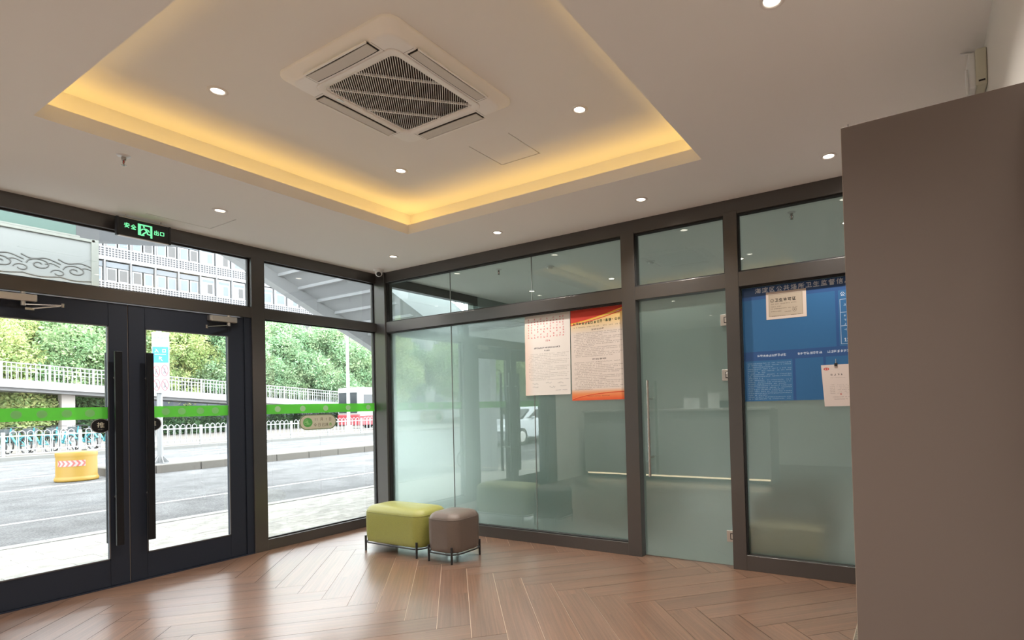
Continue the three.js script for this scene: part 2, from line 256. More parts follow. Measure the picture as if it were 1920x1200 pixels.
// ---------------------------------------------------------------- the room behind the partition
{
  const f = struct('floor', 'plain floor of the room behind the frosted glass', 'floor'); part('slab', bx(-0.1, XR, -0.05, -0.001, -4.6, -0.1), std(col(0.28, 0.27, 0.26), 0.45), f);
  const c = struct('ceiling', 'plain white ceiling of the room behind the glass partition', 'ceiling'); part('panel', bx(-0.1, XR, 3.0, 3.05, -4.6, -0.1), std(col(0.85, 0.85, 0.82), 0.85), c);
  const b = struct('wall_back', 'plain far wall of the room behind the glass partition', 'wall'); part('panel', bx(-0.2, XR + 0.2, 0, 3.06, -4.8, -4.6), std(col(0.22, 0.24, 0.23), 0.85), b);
  const g = struct('window_1', 'street window of the room behind the partition in dark frames', 'window');
  const we = -1.76;
  part('head_beam', rbx(-0.1, 0, 2.885, 3.0, we, -0.1), M.frame, g);
  part('transom_bar', rbx(-0.1, 0, 2.30, 2.40, we, -0.1), M.frame, g);
  part('sill', rbx(-0.1, 0, 0, 0.105, we, -0.1), M.frame, g);
  part('mullion', rbx(-0.1, 0.004, 0, 2.9, we, we + 0.1), M.frame, g);
  for (const [y0, y1] of [[0.1, 2.3], [2.4, 2.885]]) part('pane', bx(-0.0522, -0.0518, y0, y1, we, -0.1), M.clear, g);
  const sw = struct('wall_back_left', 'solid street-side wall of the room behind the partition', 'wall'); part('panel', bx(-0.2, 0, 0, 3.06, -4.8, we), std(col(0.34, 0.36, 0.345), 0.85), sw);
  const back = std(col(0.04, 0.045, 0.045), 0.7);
  const co = thing('cardboard_box', 'brown box standing low behind the frosted side pane', 'box');
  part('carton', rbx(4.37, 4.95, 0.001, 0.325, -0.36, -0.115, 0.006), std(col(0.36, 0.23, 0.12), 0.8), co);
  for (const s of [0, 1]) part('flap', rbx(4.38, 4.94, 0.326, 0.332, s ? -0.355 : -0.232, s ? -0.242 : -0.12, 0.002), std(col(0.33, 0.21, 0.11), 0.8), co);
  part('packing_tape', bx(4.37, 4.95, 0.3325, 0.3332, -0.265, -0.21), std(col(0.45, 0.33, 0.18), 0.35), co);
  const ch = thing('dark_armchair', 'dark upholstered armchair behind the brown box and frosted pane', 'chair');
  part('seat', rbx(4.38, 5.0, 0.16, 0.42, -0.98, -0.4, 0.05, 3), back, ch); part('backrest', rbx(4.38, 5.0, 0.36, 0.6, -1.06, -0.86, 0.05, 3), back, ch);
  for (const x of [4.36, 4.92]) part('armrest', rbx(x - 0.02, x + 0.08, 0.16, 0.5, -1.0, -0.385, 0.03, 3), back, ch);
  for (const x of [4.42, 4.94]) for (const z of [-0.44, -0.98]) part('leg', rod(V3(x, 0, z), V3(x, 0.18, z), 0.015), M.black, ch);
  const so = thing('low_sofa', 'dark teal low sofa along the window behind the frosted glass', 'sofa');
  const teal = std(col(0.06, 0.11, 0.10), 0.75);
  part('base', rbx(1.7, 3.2, 0.12, 0.42, -1.5, -0.75, 0.04, 3), teal, so); part('backrest', rbx(1.7, 3.2, 0.38, 0.82, -1.62, -1.4, 0.06, 3), teal, so);
  for (const x of [1.62, 3.14]) part('armrest', rbx(x, x + 0.16, 0.12, 0.62, -1.55, -0.72, 0.05, 3), teal, so);
  for (const x of [1.72, 3.2]) for (const z of [-0.8, -1.5]) part('leg', rod(V3(x, 0, z), V3(x, 0.14, z), 0.018), M.black, so);
}

// ---------------------------------------------------------------- ceiling fittings
const lensMat = std(col(1, 1, 1), 0.4, { emissive: col(1, 0.9, 0.76), emissiveIntensity: 5 });
const trimMat = std(col(0.78, 0.74, 0.7), 0.35);
function downlight(x, y, z, label, group, power, tint = col(1, 0.935, 0.86)) {
  const t = thing('downlight', label, 'downlight', group); t.position.set(x, y, z);
  part('trim_ring', lathe([[0.034, -0.001], [0.037, -0.006], [0.047, -0.007], [0.053, -0.003], [0.054, 0]], 36), trimMat, t);
  part('lens', lathe([[0.0001, -0.004], [0.025, -0.0035], [0.034, -0.0015], [0.034, 0]], 32), lensMat, t, 'glowing white lamp face');
  const s = new THREE.SpotLight(tint, power, 0, 1.15, 0.7, 2); s.position.set(x, y - 0.012, z); s.target.position.set(x, 0, z); s.castShadow = true; s.shadow.radius = 1.6; s.name = 'downlight_beam'; scene.add(s, s.target);
}
const nearDL = { '0.805,0.41': 'beside the corner dome camera', '2.248,0.41': 'before the wide transom over the frosted panes', '3.744,0.41': 'in front of the transom of the frosted glass door', '5.15,0.41': 'in front of the transom above the blue board', '0.805,2.09': 'beside the access panel near the exit sign', '5.15,2.09': 'over the way beside the tall cabinet' };
for (const x of [0.805, 2.248, 3.744, 5.15]) for (const z of [0.41, 2.09, 3.77, 5.6]) {
  if (z === 2.09 && (x === 2.248 || x === 3.744)) continue;
  const w = nearDL[x + ',' + z]; downlight(x, H, z, w ? 'recessed downlight in the low ceiling ' + w : 'small recessed downlight in the low ceiling near the reception counter', w ? 'downlights in the low ceiling border' : 'downlights near the reception counter', LAMP);
}
for (const [x, z, w] of [[2.078, 1.372, 'toward the corner camera'], [2.078, 2.699, 'toward the exit sign'], [3.775, 1.372, 'beside the flush access panel'], [3.775, 2.699, 'toward the reception counter']]) downlight(x, H2, z, 'small recessed downlight in the raised tray ceiling ' + w, 'downlights in the raised tray', LAMP);
for (const [x, z] of [[2.2, -1.9], [3.9, -1.9], [5.1, -1.2], [0.9, -1.9], [3.2, -3.4], [1.5, -3.4], [4.8, -3.4]]) downlight(x, H, z, 'small round downlight in the ceiling behind the glass partition', 'downlights of the room behind the glass', BACKLAMP, col(0.96, 1, 0.98));

function sprinkler(x, z, label) {
  const t = thing('sprinkler_head', label, 'sprinkler'); t.position.set(x, H, z);
  const chrome = std(col(0.45, 0.42, 0.4), 0.25, { metalness: 1 });
  part('escutcheon', lathe([[0.0001, -0.010], [0.018, -0.010], [0.03, -0.006], [0.036, 0]], 28), std(col(0.72, 0.7, 0.68), 0.3, { metalness: 0.6 }), t);
  part('body', lathe([[0.0001, -0.03], [0.010, -0.03], [0.012, -0.02], [0.012, -0.008]], 16), chrome, t);
  for (const s of [-1, 1]) part('frame_arm', tube([V3(s * 0.009, -0.028, 0), V3(s * 0.014, -0.040, 0), V3(s * 0.003, -0.058, 0)], 0.0025, 10), chrome, t);
  part('bulb', rod(V3(0, -0.029, 0), V3(0, -0.054, 0), 0.0026), std(col(0.6, 0.04, 0.03), 0.15), t);
  part('deflector', lathe([[0.0001, -0.064], [0.013, -0.062], [0.014, -0.060], [0.0001, -0.058]], 18), chrome, t);
}
sprinkler(1.347, 2.893, 'chrome fire sprinkler head under the low ceiling near the doors');
sprinkler(1.341, -0.669, 'chrome fire sprinkler head seen through the clear transom over the frosted panes');
sprinkler(4.716, -0.608, 'chrome fire sprinkler head seen through the transom above the blue board');
for (const [x, z, l] of [[1.907, -0.92, 'round white smoke detector on the ceiling behind the wide partition transom'], [2.994, -1.402, 'round white smoke detector on the ceiling behind the glass door transom']]) {
  const t = thing('smoke_detector', l, 'smoke detector'); t.position.set(x, H, z);
  part('base', lathe([[0.0001, -0.012], [0.045, -0.012], [0.05, -0.008], [0.05, 0]], 32), M.white, t); part('sensor_dome', lathe([[0.0001, -0.034], [0.02, -0.033], [0.032, -0.026], [0.036, -0.012]], 32), M.white, t);
}
function access([x0, x1, z0, z1], y, label) {   // a loose panel in a hole of the ceiling, with real gaps round it
  const t = thing('access_panel', label, 'access panel');
  part('panel', rbx(x0, x1, y, y + 0.012, z0, z1, 0.0006, 1), M.paint, t); part('backing_bar', bx(x0 + 0.02, x0 + 0.05, y + 0.012, y + 0.028, z0 + 0.02, z1 - 0.02), M.silver, t); part('backing_bar', bx(x1 - 0.05, x1 - 0.02, y + 0.012, y + 0.028, z0 + 0.02, z1 - 0.02), M.silver, t);
}
access(AP[0], H2, 'flush square access panel in the raised tray ceiling beside the air conditioner');
access(AP[1], H, 'flush square access panel in the low ceiling near the exit sign');
{ // dome camera in the corner
  const t = thing('dome_camera', 'small white dome security camera under the ceiling corner', 'camera'); t.position.set(0.215, H, 0.135); t.rotation.y = 0.95;
  part('base', lathe([[0.0001, -0.02], [0.045, -0.02], [0.055, -0.014], [0.056, 0]], 32), M.white, t);
  const b = part('ball', new THREE.SphereGeometry(0.04, 28, 20), M.white, t); b.position.set(0, -0.045, 0);
  const fc = part('lens_face', lathe([[0.0001, 0.004], [0.022, 0.003], [0.026, -0.004]], 24), M.black, t, 'black glossy lens face'); fc.rotation.set(2.05, 0, 0); fc.position.set(0, -0.062, 0.033);
  const ln = part('lens', new THREE.SphereGeometry(0.009, 16, 12), std(col(0.05, 0.05, 0.06), 0.08), fc); ln.position.y = 0.004;
}
{ // ceiling cassette air conditioner
  const t = thing('cassette_air_conditioner', 'white square ceiling cassette air conditioner with a dark slatted intake grille', 'air conditioner');
  t.position.set(3.0, H2, 2.14);
  const ringPts = (h, r, n = 10) => { const a = []; for (let c = 0; c < 4; c++) { const sx = [1, -1, -1, 1][c], sz = [1, 1, -1, -1][c]; for (let k = 0; k <= n; k++) { const th = (c + k / n) * Math.PI / 2; a.push([sx * (h - r) + r * Math.cos(th), sz * (h - r) + r * Math.sin(th)]); } } return a; };
  const loft = (rings, capLast) => { const pos = [], idx = [], n = rings[0].p.length; rings.forEach((R) => R.p.forEach((q) => pos.push(q[0], R.y, q[1]))); for (let i = 0; i + 1 < rings.length; i++) for (let k = 0; k < n; k++) { const a = i * n + k, b = i * n + (k + 1) % n; idx.push(a, b, a + n, b, b + n, a + n); } if (capLast) { const c = pos.length / 3; pos.push(0, rings[rings.length - 1].y, 0); const o = (rings.length - 1) * n; for (let k = 0; k < n; k++) idx.push(o + k, o + (k + 1) % n, c); } const G = new THREE.BufferGeometry(); G.setAttribute('position', new THREE.Float32BufferAttribute(pos, 3)); G.setIndex(idx); G.computeVertexNormals(); return G; };
  const face = -0.055;
  part('outer_panel', loft([{ p: ringPts(0.478, 0.075), y: 0 }, { p: ringPts(0.478, 0.075), y: -0.012 }, { p: ringPts(0.472, 0.073), y: -0.017 }, { p: ringPts(0.43, 0.07), y: -0.045 }, { p: ringPts(0.418, 0.066), y: face }, { p: ringPts(0.345, 0.05), y: face }, { p: ringPts(0.342, 0.05), y: face + 0.004 }, { p: ringPts(0.29, 0.04), y: face + 0.004 }], false), M.plastic, t);
  // intake frame
  part('intake_frame', loft([{ p: ringPts(0.338, 0.05), y: face + 0.006 }, { p: ringPts(0.338, 0.05), y: face - 0.002 }, { p: ringPts(0.335, 0.05), y: face - 0.004 }, { p: ringPts(0.300, 0.04), y: face - 0.003 }, { p: ringPts(0.298, 0.04), y: face + 0.02 }], false), M.plastic, t);
  part('intake_filter', bx(-0.3, 0.3, face + 0.018, face + 0.02, -0.3, 0.3), std(col(0.05, 0.035, 0.028), 0.9), t, 'dark brown dusty filter');
  const slats = [], S = Math.SQRT1_2, h = 0.3;
  for (let k = -33; k <= 33; k++) { const o = k * 0.0125, len = 2 * (h - Math.abs(o) * S * 1) * Math.SQRT2 - 0.0; const L2 = 2 * (h * Math.SQRT2 - Math.abs(o)); if (L2 < 0.06) continue; const g = new THREE.BoxGeometry(0.0028, 0.012, L2 - 0.01); g.rotateY(Math.PI / 4); g.translate(o * S, face + 0.006, -o * S); slats.push(g); }
  const sl = part('intake_slats', slats, M.plastic, t, 'fine diagonal slats'); sl.userData.kind = 'stuff';
  for (const o of [-0.19, 0, 0.19]) { const g = new THREE.BoxGeometry(0.0045, 0.014, 2 * (h * Math.SQRT2 - Math.abs(o)) - 0.02); g.rotateY(-Math.PI / 4); g.translate(o * S, face + 0.006, o * S); part('cross_bar', g, M.plastic, t); }
  // four curved outlet flaps with their dark slots, and the seams of the corner covers
  for (let k = 0; k < 4; k++) {
    const v = new THREE.Group(); v.name = 'air_outlet'; v.rotation.y = k * Math.PI / 2; t.add(v);
    const strip = (r0, r1, y, w, bow, th) => { const n = 16, q = []; for (let i = 0; i <= n; i++) { const u = (i / n - 0.5) * w; q.push(new THREE.Vector2(u, r0 - bow * (1 - (2 * u / w) ** 2))); } for (let i = n; i >= 0; i--) { const u = (i / n - 0.5) * w; q.push(new THREE.Vector2(u, r1 - bow * (1 - (2 * u / w) ** 2))); } const s = new THREE.Shape(q), g = new THREE.ExtrudeGeometry(s, { depth: th, bevelEnabled: false }); g.rotateX(-Math.PI / 2); g.translate(0, y, 0); return g; };
    part('slot', strip(0.357, 0.432, face - 0.0025, 0.52, 0.004, 0.004), M.dark, v, 'dark outlet slot');
    const fl = part('flap', strip(0.366, 0.428, face - 0.007, 0.505, 0.004, 0.004), std(col(0.66, 0.62, 0.57), 0.5), v, 'long louvre flap'); fl.rotation.x = 0.0;
    part('flap_lip', rbx(-0.262, 0.262, face - 0.010, face - 0.001, -0.446, -0.434, 0.003), M.plastic, v);
  }
  for (let c = 0; c < 4; c++) for (const s of [-1, 1]) { const g = bx(-0.0007, 0.0007, face - 0.0008, face + 0.001, 0.34, 0.42); g.translate(s * 0.275, 0, 0); g.rotateY(c * Math.PI / 2); part('corner_seam', g, std(col(0.3, 0.28, 0.26), 0.7), t); }
  part('latch', rbx(-0.325, -0.31, face - 0.006, face - 0.003, 0.16, 0.2, 0.001), M.silver, t);
}

// ---------------------------------------------------------------- exit sign
{
  const t = thing('exit_sign', 'dark hanging exit sign with glowing green running figure over the doors', 'exit sign');
  t.position.set(0.1, 2.898, 2.332);
  const tex = printed(1024, 420, '#000000', (c, w, h) => {
    const G = '#6fe39a'; c.strokeStyle = G; c.fillStyle = G;
    glyph(c, '安', 110, 110, 112, 17); glyph(c, '全', 238, 125, 112, 17); glyph(c, '出', 700, 150, 112, 17); glyph(c, '口', 818, 150, 112, 18);
    c.fillRect(380, 70, 62, 270); c.fillRect(380, 70, 290, 34); c.fillRect(628, 70, 42, 300);   // doorway
    c.lineCap = 'round'; c.lineJoin = 'round'; const L = (w2, ...p) => { c.lineWidth = w2; c.beginPath(); p.forEach((q, i) => i ? c.lineTo(...q) : c.moveTo(...q)); c.stroke(); };
    c.beginPath(); c.arc(500, 128, 21, 0, 7); c.fill();
    L(40, [520, 175], [560, 225]); L(24, [515, 168], [468, 188], [450, 215]); L(24, [545, 170], [590, 190], [605, 225]); L(32, [550, 235], [495, 290], [462, 335]); L(30, [562, 235], [572, 285], [640, 292]);
    c.fillRect(380, 320, 130, 24);
  });
  const face = std(col(0.02, 0.022, 0.026), 0.4, { emissive: col(1, 1, 1), emissiveMap: tex, emissiveIntensity: 0.95 });
  const body = std(col(0.022, 0.024, 0.03), 0.4);
  const g = new THREE.BoxGeometry(0.026, 0.145, 0.345);
  part('light_box', g, [face, body, body, body, body, body], t, 'black face with green characters and a running figure');
  part('end_cap', rbx(-0.018, 0.018, -0.078, 0.074, -0.184, -0.17, 0.002), body, t); part('end_cap', rbx(-0.018, 0.018, -0.078, 0.074, 0.17, 0.184, 0.002), body, t);
  part('top_channel', rbx(-0.016, 0.016, 0.071, 0.08, -0.17, 0.17, 0.002), M.silver, t, 'thin aluminium channel'); part('bottom_channel', rbx(-0.014, 0.014, -0.079, -0.072, -0.17, 0.17, 0.002), M.silver, t);
  for (const z of [-0.12, 0.12]) part('hanger', rod(V3(0, 0.078, z), V3(0, 0.102, z), 0.004), M.silver, t);
}

// ---------------------------------------------------------------- door closers
function closer(name, label, z0, z1, elbow, end) {
  const t = thing(name, label, 'door closer');
  part('body', rbx(-0.02, 0.035, 2.222, 2.275, z0, z1, 0.008, 3), M.silver, t); part('end_cap', rbx(-0.018, 0.033, 2.224, 2.273, z1 - 0.002, z1 + 0.012, 0.006), std(col(0.4, 0.39, 0.37), 0.4, { metalness: 0.8 }), t);
  const zp = z0 + (z1 - z0) * 0.3, px = 0.012;
  part('spindle', rod(V3(px, 2.275, zp), V3(px, 2.29, zp), 0.014, 16), M.silver, t);
  part('pivot', rod(V3(px, 2.19, zp), V3(px, 2.225, zp), 0.015, 16), M.silver, t);
  const s = M.steel;
  part('main_arm', [rbx(-0.006, 0.006, -0.004, 0.004, 0, 1, 0.002)].map((g) => { const a = V3(px, 2.196, zp), b = V3(...elbow), d = b.clone().sub(a), l = d.length(); g.scale(1.6, 1, l); g.applyQuaternion(new THREE.Quaternion().setFromUnitVectors(V3(0, 0, 1), d.normalize())); g.translate(a.x, a.y, a.z); return g; }), s, t);
  part('elbow_joint', cyl(0.011, 0.011, 0.03, 14).translate(...elbow), s, t);
  if (end) part('forearm', rod(V3(...elbow), V3(...end), 0.0055), s, t), part('shoe', rbx(end[0] - 0.012, end[0] + 0.012, end[1] - 0.008, end[1] + 0.01, end[2] - 0.03, end[2] + 0.02, 0.003), s, t);
}
closer('door_closer', 'silver door closer on the glass door beside the corner window', 1.586, 1.81, [0.06, 2.158, 1.86], null);
closer('door_closer', 'silver door closer with folded arm on the farther glass door leaf', 2.95, 3.19, [0.09, 2.205, 2.83], [0.03, 2.165, 3.0]);

// ---------------------------------------------------------------- stickers on the street glass
const stickerX = -0.0415;
{
  const green = (name, z0, z1, dots, label, tint) => {
    const t = thing(name, label, 'glass strip');
    part('band', bx(stickerX - 0.0006, stickerX, 1.348, 1.444, z0, z1), phy(col(0.22, 0.72, 0.12), 0.5, { transmission: 0.6, thickness: 0 }), t);
    for (const z of dots) part('round_emblem', cyl(0.03, 0.03, 0.0008, 24).rotateZ(Math.PI / 2).translate(stickerX + 0.0006, 1.397, z), phy(tint, 0.6, { transmission: 0.6, thickness: 0 }), t, 'pale round printed emblem');
  };
  green('safety_strip', 1.645, 2.285, [2.14, 2.02, 1.875, 1.753], 'green safety strip across the door beside the corner window', col(0.42, 0.74, 0.38));
  green('safety_strip', 2.533, 3.173, [3.05, 2.915, 2.777, 2.642], 'green safety strip across the farther glass door leaf', col(0.36, 0.7, 0.3));
  green('safety_strip', 0.03, 1.3, [1.18, 0.917, 0.657, 0.382, 0.115], 'green safety strip across the corner window', col(0.7, 0.82, 0.66));
  const ovalTex = printed(256, 256, '#0b0d10', (c) => { c.strokeStyle = '#c9c7bd'; c.lineWidth = 4; c.beginPath(); c.ellipse(128, 128, 122, 122, 0, 0, 7); c.stroke(); c.strokeStyle = '#c8c4ae'; glyph(c, '推', 78, 60, 100, 8); c.strokeStyle = '#9b988a'; for (let k = 0; k < 4; k++) illegible(c, 92 + k * 19, 186, 14, 2, 4); });
  const oval = (z, label) => {
    const t = thing('push_sign', label, 'door sign'); t.position.set(-0.039, 1.294, z);
    const g = new THREE.CircleGeometry(1, 40); g.scale(0.062, 0.058, 1); g.rotateY(Math.PI / 2); const e = cyl(1, 1, 0.002, 40).rotateZ(Math.PI / 2).scale(1, 0.0585, 0.0625); e.translate(-0.0016, 0, 0);
    part('plate', e, M.black, t); part('printed_face', g, std(col(1, 1, 1), 0.35, { map: ovalTex }), t, 'black face with a pale push character');
  };
  oval(2.578, 'black oval push sign on the farther glass door leaf'); oval(2.235, 'black oval push sign on the door beside the corner window');
  const pillTex = printed(640, 256, '#bdb9a4', (c) => {
    c.strokeStyle = '#49663b'; c.lineWidth = 12; c.beginPath(); c.roundRect(8, 8, 624, 240, 120); c.stroke(); c.fillStyle = '#4f9a49'; c.beginPath(); c.arc(140, 130, 78, 0, 7); c.fill(); c.strokeStyle = '#8bc07c'; for (let k = 0; k < 9; k++) { c.lineWidth = 7; c.beginPath(); c.arc(140 + rr(-25, 25), 130 + rr(-25, 25), rr(10, 34), rr(0, 6), rr(1, 7)); c.stroke(); }
    c.strokeStyle = '#66604f'; c.fillStyle = '#66604f'; c.font = '60px sans-serif'; c.fillText('11', 250, 108); glyph(c, '月', 350, 56, 56, 6); c.fillText('1', 444, 108); glyph(c, '日', 500, 56, 56, 6);
    glyph(c, '今', 236, 148, 58, 6); glyph(c, '日', 306, 148, 58, 6); glyph(c, '已', 376, 148, 58, 6); glyph(c, '消', 440, 148, 54, 6); c.strokeStyle = '#7ba15c'; glyph(c, '毒', 506, 148, 54, 6);
  });
  const t = thing('notice_sticker', 'beige pill-shaped sticker with a green emblem on the corner window', 'sticker'); t.position.set(-0.0405, 1.248, 0.746);
  const s = new THREE.Shape(), w = 0.212, r = 0.082; s.absarc(w - r, 0, r, -Math.PI / 2, Math.PI / 2); s.absarc(-w + r, 0, r, Math.PI / 2, 1.5 * Math.PI);
  const back = new THREE.ExtrudeGeometry(s, { depth: 0.0012, bevelEnabled: false }); back.rotateY(Math.PI / 2);
  const front = new THREE.ShapeGeometry(s, 24); { const p = front.attributes.position, u = front.attributes.uv; for (let i = 0; i < p.count; i++) u.setXY(i, (p.getX(i) + w) / (2 * w), (p.getY(i) + r) / (2 * r)); } front.rotateY(Math.PI / 2); front.translate(0.0016, 0, 0);
  part('backing', back, std(col(0.4, 0.42, 0.33), 0.6), t); part('printed_face', front, std(col(1, 1, 1), 0.6, { map: pillTex }), t, 'pill-shaped print with date and disinfected-today line');
}

// ---------------------------------------------------------------- notices on the partition
function sheet(name, label, cat, corners, tex, z, rough = 0.7) {   // a thin paper whose four corners are given
  const [a, b, c, d] = corners, g = new THREE.BoxGeometry(1, 1, 1), p = g.attributes.position;
  for (let i = 0; i < p.count; i++) { const u = p.getX(i) + 0.5, v = p.getY(i) + 0.5, w = p.getZ(i); p.setXYZ(i, (d[0] * (1 - u) + c[0] * u) * (1 - v) + (a[0] * (1 - u) + b[0] * u) * v, (d[1] * (1 - u) + c[1] * u) * (1 - v) + (a[1] * (1 - u) + b[1] * u) * v, z + w * 0.0008); }
  g.computeVertexNormals(); const pl = std(col(0.7, 0.67, 0.63), 0.8);
  const t = thing(name, label, cat); part('sheet', g, [pl, pl, pl, pl, std(col(0.86, 0.86, 0.86), rough, { map: tex }), pl], t); return t;
}
const PZ = GZ + 0.0062;
{
  sheet('poster', 'pale pledge poster with rows of red handwriting taped to the frosted glass', 'poster', [[2.187, 2.268], [2.735, 2.268], [2.722, 1.466], [2.18, 1.466]], printed(1000, 1490, '#e3dcd6', (c, w, h) => {
    for (let x = 0; x < 200; x++) { c.fillStyle = `rgba(232,170,140,${0.35 * (1 - x / 200)})`; c.fillRect(x, 150, 1, h - 150); }
    c.strokeStyle = '#c8434a'; const rows = [0, 1, 1, 0, 1, 0, 0, 1]; for (let j = 0; j < 8; j++) for (let i = 0; i < 12; i++) if (rows[j] || i % 2 === j % 2 || i === 0 || i === 11) illegible(c, 70 + i * 70, 60 + j * 48, 34, 5, 4);
    c.strokeStyle = '#b85a5a'; for (let k = 0; k < 3; k++) illegible(c, 470 + k * 30, 470, 40, 5, 4);
    c.strokeStyle = '#3c3c42'; for (let k = 0; k < 17; k++) illegible(c, 200 + k * 34, 600, 32, 5, 5); for (let k = 0; k < 4; k++) illegible(c, 430 + k * 32, 655, 28, 4, 5);
    c.strokeStyle = '#6f6a68'; for (let j = 0; j < 17; j++) textLine(c, 80 + (j % 4 ? 0 : 40), 720 + j * 30, j % 4 === 3 ? 480 : 840, 17, 2); c.strokeStyle = '#50505a'; for (const [x, y] of [[160, 1280], [460, 1265], [720, 1270], [160, 1340], [540, 1345], [780, 1340]]) { c.lineWidth = 3; c.beginPath(); c.moveTo(x, y); for (let k = 1; k < 14; k++) c.lineTo(x + k * 10, y + rr(-16, 16)); c.stroke(); } textLine(c, 660, 1400, 260, 17, 2);
  }), PZ);
  sheet('poster', 'public notice poster with red and orange bands top and bottom beside the door post', 'poster', [[2.741, 2.268], [3.324, 2.268], [3.316, 1.401], [2.738, 1.401]], printed(1040, 1570, '#dccfc6', (c, w, h) => {
    let g = c.createLinearGradient(0, 100, 0, 420); g.addColorStop(0, '#eec06a'); g.addColorStop(1, '#dccfc6'); c.fillStyle = g; c.fillRect(0, 100, w, 330);
    c.fillStyle = '#cf3a24'; c.beginPath(); c.moveTo(0, 0); c.lineTo(w, 0); c.lineTo(w, 70); c.lineTo(0, 250); c.fill(); c.strokeStyle = '#f0bd3d'; c.lineWidth = 20; c.beginPath(); c.moveTo(0, 235); c.quadraticCurveTo(500, 190, w, 40); c.stroke(); c.strokeStyle = '#d8502a'; c.lineWidth = 16; c.beginPath(); c.moveTo(0, 262); c.quadraticCurveTo(500, 215, w, 80); c.stroke();
    g = c.createLinearGradient(0, 1370, 0, 1570); g.addColorStop(0, '#dccfc6'); g.addColorStop(0.45, '#e08a55'); g.addColorStop(1, '#dd5526'); c.fillStyle = g; c.fillRect(0, 1370, w, 200); c.strokeStyle = '#c9401f'; c.lineWidth = 14; c.beginPath(); c.moveTo(0, 1560); c.quadraticCurveTo(300, 1450, w, 1440); c.stroke(); c.strokeStyle = '#f0a060'; c.lineWidth = 5; c.beginPath(); c.moveTo(0, 1545); c.quadraticCurveTo(300, 1440, w, 1425); c.stroke();
    c.strokeStyle = '#2e3a16'; for (let k = 0; k < 8; k++) illegible(c, 50 + k * 58, 215, 50, 8, 6); '公开'.split('').forEach((q, k) => glyph(c, q, 520 + k * 58, 205, 52, 8)); c.fillStyle = '#2e3a16'; c.font = 'bold 60px serif'; c.fillText('“', 650, 255); '承诺'.split('').forEach((q, k) => glyph(c, q, 686 + k * 58, 200, 52, 8)); c.fillText('”', 806, 255); '公示'.split('').forEach((q, k) => glyph(c, q, 860 + k * 58, 196, 50, 8));
    c.strokeStyle = '#4b4440'; textLine(c, 60, 300, 900, 24, 3, 0.7); for (let k = 0; k < 7; k++) illegible(c, 420 + k * 34, 345, 30, 4, 5);
    c.strokeStyle = '#6b625c'; let y = 400; for (let j = 0; j < 33; j++) { if (j === 15) { y += 20; c.strokeStyle = '#4b4440'; for (let k = 0; k < 8; k++) illegible(c, 420 + k * 34, y, 30, 4, 5); y += 56; c.strokeStyle = '#6b625c'; continue; } textLine(c, 60 + (j % 3 ? 0 : 50), y, j % 3 === 2 ? rr(300, 800) : 880, 19, 2.4); y += 29; }
    c.strokeStyle = '#8a4a2a'; textLine(c, 260, 1490, 480, 22, 3);
  }), PZ + 0.0004);
  const bw = 1500, bh = 1130;
  sheet('information_board', 'large blue notice board with white characters fixed over the frosted side pane', 'notice board', [[4.409, 2.268], [5.66, 2.268], [5.66, 1.352], [4.409, 1.352]], printed(bw, bh, '#2b6596', (c, w, h) => {
    c.fillStyle = '#2a5288'; c.fillRect(0, 0, w, 125); c.fillRect(0, 640, w, 90); c.fillStyle = '#27528a'; c.fillRect(838, 125, 26, 515); c.fillRect(452, 730, 26, 400); c.fillRect(722, 730, 22, 400); c.fillStyle = '#346c9c'; c.fillRect(20, 740, 430, 385);
    c.strokeStyle = '#d5dbe6'; '海淀区公共场所卫生监督信息'.split('').forEach((q, k) => glyph(c, q, 128 + k * 66, 10, 54, 7));
    '公共'.split('').forEach((q, k) => glyph(c, q, 880 + k * 46, 140, 40, 5)); c.lineWidth = 4; c.strokeStyle = '#b9c6d8'; c.strokeRect(878, 210, 560, 410); for (const y of [330, 455]) { c.beginPath(); c.moveTo(878, y); c.lineTo(1438, y); c.stroke(); }
    for (const y of [250, 352, 390, 430, 480]) textLine(c, 905, y, 480, 26, 3); c.fillStyle = '#d5dbe6'; c.font = 'bold 46px serif'; c.fillText('12', 900, 600); textLine(c, 905, 535, 300, 26, 3);
    for (const [x, n] of [[130, 10], [500, 8], [760, 8]]) for (let k = 0; k < n; k++) illegible(c, x + k * 27, 672, 25, 4, 5);
    c.strokeStyle = '#9fb6cd'; for (let j = 0; j < 20; j++) textLine(c, 34, 752 + j * 18.5, j % 3 === 2 ? rr(150, 400) : 400, 12, 1.8);
  }), PZ, 0.45);
  sheet('certificate', 'framed-border hygiene licence certificate stuck on the blue board', 'certificate', [[4.6, 2.214], [4.903, 2.214], [4.904, 1.997], [4.598, 1.997]], printed(900, 640, '#d8c8bc', (c, w, h) => {
    c.fillStyle = '#b9aa97'; c.fillRect(56, 56, w - 130, h - 115); c.strokeStyle = '#8d7f6c'; c.lineWidth = 5; c.strokeRect(70, 68, w - 158, h - 140); c.strokeStyle = '#4c4640'; c.lineWidth = 8; c.beginPath(); c.arc(140, 205, 38, 0, 7); c.stroke(); c.lineWidth = 6; c.beginPath(); c.moveTo(118, 205); c.lineTo(140, 228); c.lineTo(164, 186); c.stroke();
    c.strokeStyle = '#1e1b19'; '卫生许可证'.split('').forEach((q, k) => glyph(c, q, 205 + k * 96, 160, 80, 12)); c.strokeStyle = '#5b5148'; for (const [x, y, n] of [[110, 280, 560], [110, 340, 240], [110, 390, 600], [110, 450, 220], [420, 475, 140], [130, 560, 300], [560, 560, 200]]) textLine(c, x, y, n, 24, 4); c.lineWidth = 6; c.beginPath(); c.arc(640, 455, 42, 0, 7); c.stroke(); illegible(c, 620, 435, 38, 5, 6);
  }), PZ + 0.0012);
